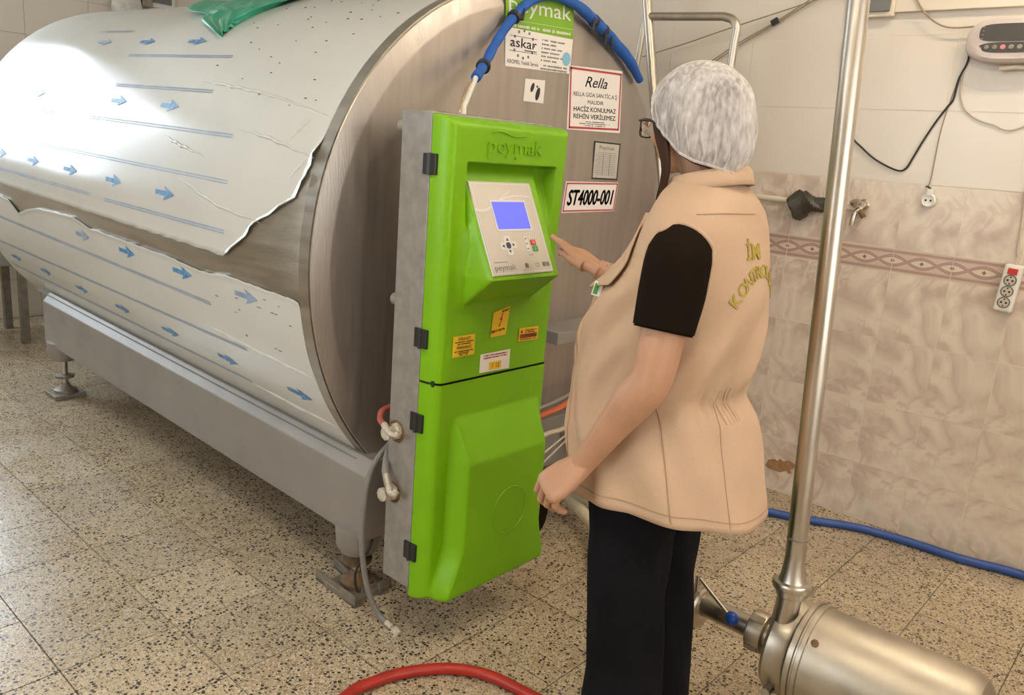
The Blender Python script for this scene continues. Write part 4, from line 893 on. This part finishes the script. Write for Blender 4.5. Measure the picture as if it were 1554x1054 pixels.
# pipe, bag and tap
tp_ = thing('water_pipe', 'short cream water pipe stub fixed to the marbled tiles', 'pipe', tuple(aw(1180,303)))
a, b_ = aw(1128,296,.035), aw(1300,316,.035); MB().tube([a+V(0,.12,0), a, b_], .0125, 14).obj('pipe_tube', M['trunk'], tp_, True)
bg = MB(); a, b_ = aw(1199,303,.035), aw(1268,312,.035); n = 16; rg = []
for k in range(n):
    s = k/(n-1); q = a+(b_-a)*s; rr = [.018,.044,.052,.054,.052,.050,.046,.040,.034,.030,.028,.026,.025,.024,.022,.012][k]
    rg.append([q+V(0,0,-.012*(1-s))+V(-.8*rr*math.cos(t)*(1+.18*math.sin(3*t+k)), .012*math.sin(2*t+k*.7), rr*math.sin(t)*(1+.16*math.sin(4*t+k*1.3))-(.018 if math.sin(t) < -.6 and k in (3,4,5) else 0)) for t in np.linspace(0, 2*math.pi, 22, endpoint=False)])
tag(bg.rings(rg).obj('black_bag', M['bag'], None, 25), 'crumpled black plastic bag wrapped round the wall pipe', 'bag')
tap = thing('wall_tap', 'old chrome tap on the marbled tiles beside the stand pipe', 'tap', tuple(aw(1303,318)))
c_ = aw(1301,312,.0)
MB().lathe([(.02,0),(.022,.004),(.015,.008),(.013,.05)], aw(1312,310,0), (-1,0,0), 16).obj('tap_rosette', M['chrome'], tap, True)
MB().tube(curve([aw(1312,310,.03), aw(1304,318,.045), aw(1298,322,.05), aw(1294,334,.055), aw(1292,342,.055)], 6), .010, 12).obj('spout', M['chrome'], tap, True)
MB().lathe([(.008,0),(.012,.01),(.022,.014),(.022,.026),(.016,.03)], aw(1299,314,.05), (-.35,.2,.9), 10).obj('tap_handle', M['chrome'], tap, 30)
MB().tube([aw(1304,318,.045), aw(1311,330,.04)], .011, 10).obj('side_valve', M['rust'], tap, True)

# ================================================================== far end of the room
vat = thing('far_vat', 'grey steel vat on legs standing beyond the tank', 'vat', (1.62,5.7,0))
MB().box((1.25,5.50,.50), (1.765,6.05,.86)).obj('vat_body', M['frame'], vat, bevel=.01)
MB().tube(curve([(1.70,5.52,.50),(1.76,5.52,.455),(1.86,5.55,.45),(1.93,5.6,.49)], 6), .02, 10).obj('drain_bend', M['frame'], vat, True)
MB().box((1.765,5.54,.49), (1.93,5.6,.84)).obj('side_box', M['cab'], vat, bevel=.006)
for x, y in ((1.66,5.54),(1.28,5.54),(1.28,6.0),(1.70,6.0)): MB().box((x-.022,y-.022,0), (x+.022,y+.022,.51)).obj('leg', M['footsteel'], vat)
hb = MB(); a = at(193,2,'Y',6.2); rg = []
for k, (rr, dz_) in enumerate(((.015,.30),(.05,.22),(.09,.08),(.105,-.03),(.10,-.07),(.05,-.085))): rg.append([V(a[0]+rr*math.cos(t)*(1+.12*math.sin(5*t+k)), 6.22+.5*rr*math.sin(t), a[2]+dz_+.01*math.sin(3*t)) for t in np.linspace(0, 2*math.pi, 18, endpoint=False)])
tag(hb.rings(rg).obj('hanging_bag', M['woodbag'], None, 40), 'white plastic bag hanging on the back wall', 'bag')
a, b_ = at(212,-20,'Y',6.25), at(229,13,'Y',6.25); tag(MB().box((a[0],6.21,b_[2]), (b_[0],6.294,a[2])).obj('wall_box', M['footsteel'], None, bevel=.008), 'small dull green-grey box on the back wall beside the bag', 'box')
a, b_ = at(231,-40,'Y',6.25), at(260,11,'Y',6.25); wpn = thing('dark_wall_panel', 'dark panel in a white frame on the back wall', 'panel', ((a[0]+b_[0])/2,6.29,b_[2]))
MB().box((a[0]-.03,6.25,b_[2]-.02), (b_[0]+.03,6.294,a[2])).obj('panel_frame', M['white'], wpn, bevel=.004); MB().box((a[0],6.24,b_[2]+.01), (b_[0],6.251,a[2]-.02)).obj('panel_face', M['greybox'], wpn)
# ================================================================== the person
PO = V(1.556,.881,0); AZ = R_(-5)
Ff, Ss = V(math.sin(AZ), math.cos(AZ), 0), V(math.cos(AZ), -math.sin(AZ), 0)      # facing, person's right
ZZ = V(0,0,1)
def lp(f, s, z): return PO+Ff*f+Ss*s+ZZ*z
def pix(px, py, off):       # point on the view ray at a given distance beyond the person's axis
    vd = nrm(V(PO[0], PO[1], 0)); D = np.linalg.norm(PO[:2]); d = fw*FPX+rt*(px-777)-up*(py-527)
    return CAM+d*((D+off)/(d@vd))
person = thing('person', 'person in beige vest and white hairnet touching the green control cabinet', 'person', tuple(PO))
def se(t, n=2.3): return math.copysign(abs(math.cos(t))**(2/n), math.cos(t)), math.copysign(abs(math.sin(t))**(2/n), math.sin(t))
def hring(z, cf, a, b, cs=0, n=40, e=2.3): return [lp(cf+a*c, cs+b*s, z) for c, s in (se(t, e) for t in np.linspace(0, 2*math.pi, n, endpoint=False))]
# ---- skin: one continuous surface from lofted volumes fused by voxel remeshing
bd = MB()
bd.rings([hring(z, cf, a, b) for z, cf, a, b in ((.74,-.01,.09,.14),(.84,-.012,.105,.155),(.95,.0,.085,.13),(1.06,.01,.095,.135),(1.16,0,.105,.145),(1.25,-.02,.085,.15),(1.32,-.03,.06,.13),(1.36,-.03,.05,.07))])
for s in (-1, 1): bd.rings([hring(z, cf, a, b, s*cs) for z, cf, a, b, cs in ((.80,0,.085,.075,.075),(.65,.005,.078,.072,.08),(.46,.01,.055,.055,.08),(.32,-.005,.05,.048,.08),(.12,-.02,.034,.034,.08),(.05,-.01,.04,.036,.08))])
HF = 0.0
HAZ = R_(16); Hf, Hs = V(math.sin(HAZ), math.cos(HAZ), 0), V(math.cos(HAZ), -math.sin(HAZ), 0); HO = lp(.012, 0, 0)
def hp(f, s, z): return HO+Hf*f+Hs*s+ZZ*z      # head frame, turned towards the console
hfr = np.array([Hf, Hs, ZZ])
bd.tube([lp(-.035,0,1.32), lp(-.025,0,1.40), hp(-.012,0,1.47)], [.056,.05,.052], 20)
bd.ell(hp(.0,0,1.535), (.092,.072,.092), hfr); bd.ell(hp(.035,0,1.475), (.062,.055,.072), hfr); bd.ell(hp(.062,0,1.418), (.022,.024,.018), hfr)
bd.ell(hp(.088,0,1.536), (.016,.05,.012), hfr); bd.tube([hp(.088,0,1.515), hp(.104,0,1.476)], [.007,.011], 10); bd.ell(hp(.100,0,1.475), (.011,.016,.008), hfr)
bd.ell(hp(.087,0,1.446), (.010,.024,.006), hfr); bd.ell(hp(.085,0,1.435), (.010,.021,.006), hfr)
for s in (-1, 1): bd.ell(hp(-.008,s*.073,1.495), (.016,.008,.03), hfr); bd.ell(hp(.068,s*.035,1.475), (.022,.02,.02), hfr)
def limb(pts, rad): bd.tube(curve(pts, 6), np.interp(np.linspace(0, len(pts)-1, 6*(len(pts)-1)+1), range(len(pts)), rad), 20)
def hand(W, d, nrm_d, side, curls, thumb_dir, spread=(.05,.015,-.02,-.06), k=1.0):
    """W wrist, d wrist->knuckles, nrm_d dorsal normal, side = direction of the thumb side; curls: per finger 3 angles (deg) towards the palm"""
    d = nrm(d); n_ = nrm(nrm_d-d*(nrm_d@d)); l = nrm(side-d*(side@d)-n_*(side@n_)); tips = []
    rg = []
    for t, w_, h_ in ((-.018,.018,.015),(-.002,.0235,.0165),(.014,.028,.0168),(.035,.035,.0155),(.06,.038,.0145),(.078,.037,.0125),(.086,.030,.009)):
        c = W+d*t*k; rg.append([c+l*w_*k*cx+n_*h_*k*sy for cx, sy in (se(q, 2.6) for q in np.linspace(0, 2*math.pi, 24, endpoint=False))])
    bd.rings(rg)
    lens = (.066,.074,.069,.054); base = (.0275,.0095,-.0095,-.0275); info = []
    for i in range(4):
        p = W+d*(.078-(.002,.0,.003,.009)[i])*k+l*base[i]*k; dr = nrm(d+l*spread[i]); ang = 0; pts = [p-dr*.02*k+n_*-.001, p]
        for j, fr_ in enumerate((.46,.30,.24)):
            ang += R_(curls[i][j]); q = nrm(dr*math.cos(ang)-n_*math.sin(ang)); p = p+q*lens[i]*fr_*k; pts.append(p)
        r_ = [.0085,.0082,.0075,.0068,.0060]; r_ = [x*k*(.9 if i == 3 else 1) for x in r_]
        for a_, b_, ra, rb in zip(pts[:-1], pts[1:], r_[:-1], r_[1:]): bd.tube([a_, b_], [ra, rb], 12)
        for a_, ra in zip(pts, r_): bd.ell(a_, (ra*1.04,)*3, nu=12, nv=8)
        info.append((pts, r_, n_, dr))
    td = nrm(d*thumb_dir[0]+l*thumb_dir[1]+n_*thumb_dir[2]); t0 = W+d*.018*k+l*.02*k-n_*.006*k; t1 = t0+nrm(td+l*.35)*.042*k; t2 = t1+td*.032*k; t3 = t2+nrm(td+d*.25-n_*.1)*.025*k
    for a_, b_, ra, rb in ((t0,t1,.0155,.0118),(t1,t2,.0112,.0098),(t2,t3,.0096,.0075)): bd.tube([a_, b_], [ra*k, rb*k], 12); bd.ell(b_, (rb*k*1.05,)*3, nu=12, nv=8)
    return info
# left arm, lowered
shL, elL, wrL = pix(1037,376,-.160), pix(990,572,-.215), pix(884,703,-.165)
limb([shL+Ss*.06, shL, shL*.5+elL*.5+V(-.004,0,0), elL, elL*.72+wrL*.28, elL*.4+wrL*.6, wrL], [.05,.052,.047,.042,.0435,.034,.0265])
knL = pix(832,740,-.185); dL = nrm(knL-wrL); view = nrm(wrL-CAM)
thumbL = -rt*.55+up*.45+view*.7; thumbL = nrm(thumbL-dL*(thumbL@dL)); dorsL = np.cross(thumbL, dL)
hiL = hand(wrL, dL, dorsL, thumbL, ((40,44,28),(44,46,28),(48,48,28),(50,40,24)), (.85,.1,-.5), spread=(.02,.0,-.01,-.03), k=1.2)
# right arm, reaching to the console
shR = lp(-.02,.165,1.285); elR = lp(.08,.235,1.075); wrR = pix(906,408,.235); tipR = V(1.722,1.408,1.206)
limb([shR-Ss*.03, shR, shR*.5+elR*.5, elR, elR*.7+wrR*.3, elR*.4+wrR*.6, wrR], [.05,.05,.045,.041,.042,.034,.0255])
dR = nrm(pix(862,372,.315)-wrR)
dorsR = nrm(V(.15,-.35,.95)); thR = np.cross(dR, dorsR); thR = thR if (thR@V(-1,0,0)) > 0 else -thR
hiR = hand(wrR, dR, dorsR, thR, ((-4,4,4),(0,6,6),(14,20,12),(26,32,18)), (.97,-.25,-.12), spread=(.02,.0,-.02,-.04), k=1.14)
sk = bd.obj('body', M['skin'], None)
rm = sk.modifiers.new('fuse', 'REMESH'); rm.mode = 'VOXEL'; rm.voxel_size = .0022
s_m = sk.modifiers.new('soften', 'SMOOTH'); s_m.factor = .5; s_m.iterations = 2
dg = bpy.context.evaluated_depsgraph_get(); me = bpy.data.meshes.new_from_object(sk.evaluated_get(dg)); bpy.data.objects.remove(sk)
me.name = 'body'; me.materials.clear(); me.materials.append(M['skin'])
for p in me.polygons: p.use_smooth = True
body = link('body', me, person); tag(body, 'skin of bare forearms, hands, neck and face')
# nails and the ring
for inf, which in ((hiR, (0,1,2)), (hiL, ())):
    for i in which:
        pts, r_, n_, dr = inf[i]; q = nrm(pts[-1]-pts[-2]); nn = nrm(n_-q*(n_@q)); MB().ell(pts[-1]+nn*r_[-1]*.75-q*.001, (.006,.0045,.0016), np.array([q, np.cross(nn, q), nn]), 10, 6).obj('finger_nail', M['nail'], body, True)
pts, r_, n_, dr = hiL[2]; q = nrm(pts[2]-pts[1]); MB().lathe([(.0094,-.0022),(.0104,-.0018),(.0104,.0018),(.0094,.0022),(.0094,-.0022)], pts[1]*.38+pts[2]*.62, q, 24, False).obj('gold_ring', M['gold'], person, True)
# black rubber flap hanging behind the lower right edge of the cabinet
bo = MB(); rg = []; cb_ = at(817,775,'Y',1.62)
for k in range(12):
    s = -1+k*2/11; w_ = math.sqrt(max(.0, 1-max(0, -s)**2.2))*.052*(1-.25*max(0, s))+.002; rg.append([cb_+V(w_*math.cos(t), .008*math.sin(t), s*.085) for t in np.linspace(0, 2*math.pi, 20, endpoint=False)])
tag(bo.rings(rg).obj('rubber_flap', M['shirt'], None, True), 'black rounded rubber flap behind the lower edge of the green cabinet', 'flap')
# eyes (seen only from other sides)
for s in (-1, 1): MB().ell(hp(.078,s*.031,1.505), (.012,.013,.010), hfr, 14, 10).obj('eye', M['white'], person, True)

# ---- vest
VT = [(0.620,-0.0440,0.2112,0.205),(0.690,-0.0440,0.2116,0.203),(0.760,-0.0242,0.2132,0.195),(0.815,-0.0088,0.2149,0.186),(0.870,0.0044,0.2084,0.176),(0.900,0.0088,0.2032,0.172),(0.944,0.0220,0.1897,0.168),(1.000,0.0132,0.1905,0.170),(1.070,0.0055,0.1904,0.174),(1.140,-0.0077,0.1770,0.178),(1.170,-0.0220,0.1606,0.180),(1.220,-0.0363,0.1359,0.183),(1.260,-0.0418,0.1208,0.185),(1.300,-0.0451,0.1082,0.182),(1.335,-0.0451,0.0979,0.164),(1.36,-.041,.090,.130),(1.382,-.036,.078,.095),(1.396,-.032,.068,.072)]
def vprm(z): return [float(np.interp(z, [v[0] for v in VT], [v[k] for v in VT])) for k in (1,2,3)]
def vpt(z, phi, off=0.0):
    cf, a, b = vprm(z); c, s = se(phi, 2.35)
    lowk = max(0, min(1, (1.15-z)/.4)); hemk = max(0, min(1, (.95-z)/.3))
    fold = .006*lowk*math.sin(5*phi+z*6)+.004*lowk*math.sin(9*phi-z*9+1)+.005*hemk*math.sin(4*phi+.5)
    gather = -.007*math.exp(-((z-.945)/.03)**2)*(1+.4*math.sin(60*phi))*(1 if math.cos(phi) < -.75 else 0)
    cr = .007*math.sin(7*phi+z*30)*math.exp(-((z-1.06)/.11)**2)+.006*math.sin(10*phi-z*16)*math.exp(-((z-.84)/.12)**2)+.003*math.sin(17*phi+z*42)*math.exp(-((z-1.0)/.12)**2)
    k = fold+gather+cr+off
    dr = nrm(V(a*c*b/a if a else 0, b*s*a/b if b else 0, 0))
    nx = nrm(V(c/a, s/b, 0)); return lp(cf+a*c+nx[0]*k, b*s+nx[1]*k, z)
NP = 160; rows_ = []
zl = np.concatenate([np.linspace(.0, 1, 60)])
for t_ in zl:
    r_ = []
    for j in range(NP):
        phi = 2*math.pi*j/NP; back = max(0, -math.cos(phi)); hem = .700-.040*max(0, math.cos(phi))-.012*back
        z = hem+(1.396-hem)*t_; r_.append(vpt(z, phi))
    rows_.append(r_)
v_ = MB().rings(rows_, cap=False).obj('vest', M['vest'], person, True); so = v_.modifiers.new('thickness', 'SOLIDIFY'); so.thickness = .003; so.offset = -1
tag(v_, 'beige sleeveless work vest with stand-up collar')
def vline(pts, r=.0012, mt='seam', name='stitch_seam', off=.0008, n=10, parent=v_):
    c = curve([V(z, p_, 0) for z, p_ in pts], n); MB().tube([vpt(q[0], R_(q[1]), off) for q in c], r, 6).obj(name, M[mt], parent, True)
vline([(.705,-112),(.80,-111),(.95,-108),(1.05,-106)]); vline([(.70,-150),(.85,-150),(.95,-152)], .0008)
vline([(.686,-20),(.705,-60),(.722,-90),(.719,-120),(.712,-150),(.709,-180),(.712,-220)], .0009, n=14)
vline([(1.335,-178),(1.335,-140),(1.33,-110)], .0009)
# front opening: placket standing proud, with the near lapel folded open
cpl = [(1.32,-27),(1.22,-23),(1.14,-21),(1.05,-21),(.95,-22),(.85,-22),(.75,-22),(.672,-22)]
c = curve([V(z, p_, 0) for z, p_ in cpl], 6)
MB().grid([[vpt(q[0], R_(q[1]-w_), o_) for q in c] for w_, o_ in ((-6,.001),(-5,.009),(8,.0085),(15,.0065),(16,.0))]).obj('placket', M['vest'], v_, 30)
vline([(q[0], q[1]-13.5) for q in c[::5]], .0008, off=.0072)
lap = [(1.30,-26),(1.23,-23),(1.18,-20),(1.138,-18)]; lin = [(1.305,-40),(1.25,-52),(1.205,-58),(1.165,-56)]
g_ = []
for i, (a, b_) in enumerate(zip(curve([V(*q, 0) for q in lap], 6), curve([V(*q, 0) for q in lin], 6))):
    t_ = i/18; g_.append([vpt(a[0]+(b_[0]-a[0])*k/6, R_(a[1]+(b_[1]-a[1])*k/6), .006+.020*t_*(1-.55*k/6)) for k in range(7)])
lv = MB().grid(g_).obj('lapel', M['vest'], v_, True); so = lv.modifiers.new('thickness', 'SOLIDIFY'); so.thickness = .003
MB().lathe([(.0045,0),(.0045,.002),(.002,.0025)], vpt(1.20,R_(-36),.024), -view, 14).obj('button', M['seam'], v_)
q = vpt(1.145,R_(-40),.012); MB().obox(q, nrm(up*.9+rt*.3)*.016, nrm(rt-up*.3)*.010, view*.0008).obj('inner_label', M['sticker'], v_)
MB().obox(q-view*.001-rt*.003, nrm(up*.9+rt*.3)*.012, nrm(rt-up*.3)*.005, view*.0005).obj('label_print', M['grnbtn'], v_)
# collar
cr = []
for dz_, gr, tilt in ((-.012,.012,0),(.010,.006,0),(.026,.004,0),(.030,.010,0),(.022,.017,0),(.004,.022,0),(-.010,.026,0)):
    cr.append([lp(-.033+(.066+gr)*math.cos(t)*1.02, (.070+gr)*math.sin(t), 1.386+dz_*.9-.020*math.cos(t)-.004) for t in np.linspace(0, 2*math.pi, 64, endpoint=False)])
cl_ = MB().rings(cr, cap=False).obj('collar', M['vest'], person, True); so = cl_.modifiers.new('thickness', 'SOLIDIFY'); so.thickness = .002
# waist elastic gathers on the back
for k in range(5): vline([(.975,-172+4*k),(.965,-171+4*k),(.935,-172+4*k),(.905,-173.5+4*k)], .0018, 'vest', 'gather_fold', .0)
# armhole binding and sleeves
def sleeve(sh, el, far):
    d = nrm(el-sh); ln = .165
    i_ = Ss if not far else -Ss
    c = [sh+i_*.09+ZZ*.0, sh+i_*.04+ZZ*.006, sh+d*.02, sh+d*ln*.55, sh+d*ln, sh+d*(ln+.004), sh+d*(ln-.02)]
    rr = [.05,.058,.067,.067,.062,.060,.052]
    smb = MB().tube(curve(c[:5], 6)+c[5:], list(np.interp(np.linspace(0,4,25), range(5), rr[:5]))+rr[5:], 32)
    o = smb.obj('sleeve', M['shirt'], person, True); tag(o, 'short black sleeve')
    # armhole binding: where the sleeve leaves the vest
    pv = np.array(smb.v[:25*32]).reshape(25, 32, 3); arc = []
    def inside(q):
        l_ = q-PO; f_, s_, z_ = l_@Ff, l_@Ss, l_[2]; cf, a_, b_ = vprm(z_); return abs((f_-cf)/a_)**2.35+abs(s_/b_)**2.35 < 1 and z_ < 1.39
    for j in range(32):
        hit = None
        for i in range(24, 0, -1):
            if inside(pv[i, j]): break
            hit = i
        arc.append((pv[hit, j]+pv[hit-1, j])/2 if hit and hit > 1 and hit < 24 else None)
    ok = [j for j in range(32) if arc[j] is not None]
    if len(ok) > 8:
        st_ = next((j for j in ok if arc[j-1] is None), ok[0]); run = []
        for k in range(32):
            q = arc[(st_+k) % 32]
            if q is None: break
            run.append(q)
        if len(run) > 6: MB().tube(curve(run, 3), .0042, 8).obj('armhole_binding', M['vest'], v_, True)
    return d
dl = sleeve(shL+V(-.005,0,0), elL, False); sleeve(shR, elR, True)
arm_c = []
for t in np.linspace(0, 2*math.pi, 40, endpoint=False):
    z = 1.19+.125*math.cos(t); ph = -92-24*math.sin(t)+6*math.cos(t); arm_c.append(vpt(z, R_(ph), .001))
# ---- embroidered lettering across the back
def back_text(body_, u_c, z_c, h, parent, rot=0.0):
    vs, fs = text_mesh(body_, .02); mb = MB(); sc_ = h/.72; out = []; mid = (vs[:,0].max()+vs[:,0].min())/2
    for x, y, _ in vs:
        a, b_ = (x-mid)*sc_, y*sc_-h/2; a, b_ = a*math.cos(rot)-b_*math.sin(rot), a*math.sin(rot)+b_*math.cos(rot)
        U, z = u_c+a, z_c+b_; bb = vprm(z)[2]; phi = math.pi-math.asin(max(-.98, min(.98, U/bb))); out.append(vpt(z, phi, .0016))
    mb.add(out, fs); o = mb.obj('embroidery', M['embro'], parent, fix=False); so = o.modifiers.new('thickness', 'SOLIDIFY'); so.thickness = .0012; so.offset = 0
word = 'KONTROLÖRÜ'
for k, ch in enumerate(word):
    t = (k-(len(word)-1)/2)/((len(word)-1)/2); U = .086*t; z = 1.222-.055*t*t
    back_text(ch, U, z, .026, v_, rot=-.95*t)
back_text('İM', -.025, 1.262, .032, v_)
# ---- trousers and shoes
for s in (-1, 1):
    T = [(.80,-.005,.118,.10,.075),(.70,.006,.106,.094,.078),(.60,.008,.096,.086,.08),(.45,.004,.091,.082,.08),(.33,-.010,.088,.080,.08),(.20,-.024,.092,.082,.08),(.06,-.03,.10,.086,.08),(.03,-.03,.10,.086,.08)]
    rg = []
    for z in np.linspace(.80,.03,40):
        cf, a, b, cs = [float(np.interp(-z, [-q[0] for q in T], [q[k] for q in T])) for k in (1,2,3,4)]
        rg.append([lp(cf+(a+.004*math.sin(3*t+z*14)+.004*math.sin(5*t-z*20))*c_, s*cs+(b+.003*math.sin(4*t+z*17))*s2, z) for t, (c_, s2) in ((t, se(t, 2.2)) for t in np.linspace(0, 2*math.pi, 44, endpoint=False))])
    tag(MB().rings(rg).obj('trouser_leg', M['trouser'], person, True), 'wide black trouser leg')
    sh = [[lp(f_, s*.08+w_*c_, max(.0, h_/2+h_/2*s2)) for c_, s2 in (se(t, 3) for t in np.linspace(0, 2*math.pi, 20, endpoint=False))] for f_, w_, h_ in ((-.095,.02,.05),(-.085,.032,.065),(-.03,.036,.07),(.03,.038,.065),(.09,.045,.05),(.14,.04,.04),(.165,.02,.025))]
    MB().rings(sh).obj('shoe', M['black'], person, 50)
# ---- hair, hair net, glasses
def cap_ring(k, n, kind):
    t = k/n; out = []
    for j in range(120):
        ph = 2*math.pi*j/120; c_, s_ = math.cos(ph), math.sin(ph)
        zb = np.interp(abs(((math.degrees(ph)+180) % 360)-180), [0,35,60,90,110,130,180], [1.562,1.553,1.520,1.482,1.446,1.430,1.412])
        z = 1.632-(1.632-zb)*(t**1.0); zc0 = 1.525
        if z > zc0: q = math.sqrt(max(0, 1-((z-zc0)/.108)**2.0))
        else: q = math.sqrt(max(0, 1-((zc0-z)/.235)**2))
        bk = .014*max(0, -c_)*max(0, min(1, (1.54-z)/.08))
        rf, rs = (.108 if c_ > 0 else .124)+bk*1.2, .1+bk*.5
        edge = max(0, (t-.86)/.14); q *= 1-.06*edge*edge
        rp = .0016*math.sin(j*math.pi/2+k*.3)*(.3+t)+.0022*math.sin(7*ph+5*t)*t+.0016*math.sin(13*ph-9*t)
        if kind == 'hair': q *= .91; rp = 0; z -= .006
        out.append(hp(-.004+(rf*q+rp)*c_, (rs*q+rp)*s_, z))
    return out
hair = MB().rings([cap_ring((k/30)**1.6*30, 30, 'hair') for k in range(31)]).obj('hair', M['hair'], person, True)
cp = MB().rings([cap_ring((k/40)**1.6*40, 40, 'cap') for k in range(41)], cap=False).obj('hairnet', M['cap'], person, True); tag(cp, 'crinkled white disposable hairnet')
ed = cap_ring(40, 40, 'cap'); MB().tube(ed+[ed[0]], .0032, 8, False).obj('elastic_edge', M['cap'], cp, True)
for k in range(22):           # pleats gathered into the elastic
    j = int(-k*4.6-14) % 120; pts = [cap_ring(q, 40, 'cap')[(j+int((40-q)*.18)) % 120]+V(0,0,0) for q in (39.5,36,32,28)]
    MB().tube(curve(pts, 5), list(np.linspace(.0024,.0008,16)), 6).obj('pleat', M['cap'], cp, True)
for k in range(9):            # loose hair falling in front of the left ear
    a = k/8; p0 = hp(.064-.03*a, -.072-.010*a, 1.548-.03*a); p1 = hp(.026-.026*a, -.084, 1.48); p2 = hp(-.002-.016*a, -.080, 1.41); p3 = hp(.010-.016*a, -.078, 1.345-.02*random.random())
    MB().tube(curve([p0, p1, p2, p3], 8), list(np.interp(np.linspace(0,1,25), [0,.3,.7,1], [.005,.006,.004,.0015])), 8).obj('hair_strand', M['hair'], hair, True)
gl = thing('eyeglasses', 'dark-rimmed eyeglasses worn by the person', 'eyeglasses', tuple(hp(.118,0,1.50)))
for s in (-1, 1):
    rim = [hp(.120-.012*abs(a/.026)**2*(1 if a*s > 0 else .2), s*.034+a, 1.493+b_) for a, b_ in (((.026*se(t, 3)[0]), .0195*se(t, 3)[1]) for t in np.linspace(0, 2*math.pi, 28, endpoint=False))]
    MB().tube(rim+[rim[0]], .0019, 8, False).obj('rim', M['lensrim'], gl, True)
    MB().add([q_ for q_ in rim]+[q_+Hf*.0012 for q_ in rim], [tuple(range(28)), tuple(range(28,56))[::-1]]+[(i, (i+1) % 28, 28+(i+1) % 28, 28+i) for i in range(28)]).obj('lens', M['glass'], gl)
    MB().tube(curve([hp(.108,s*.061,1.506), hp(.098,s*.071,1.507), hp(.05,s*.077,1.505), hp(-.005,s*.080,1.500), hp(-.025,s*.078,1.478)], 6), .0024, 8).obj('temple_arm', M['lensrim'], gl, True)
MB().tube(curve([hp(.120,-.009,1.498), hp(.124,0,1.501), hp(.120,.009,1.498)], 5), .0018, 8).obj('bridge', M['lensrim'], gl, True)
for o in bpy.data.objects:
    if '_o' in o: del o['_o']
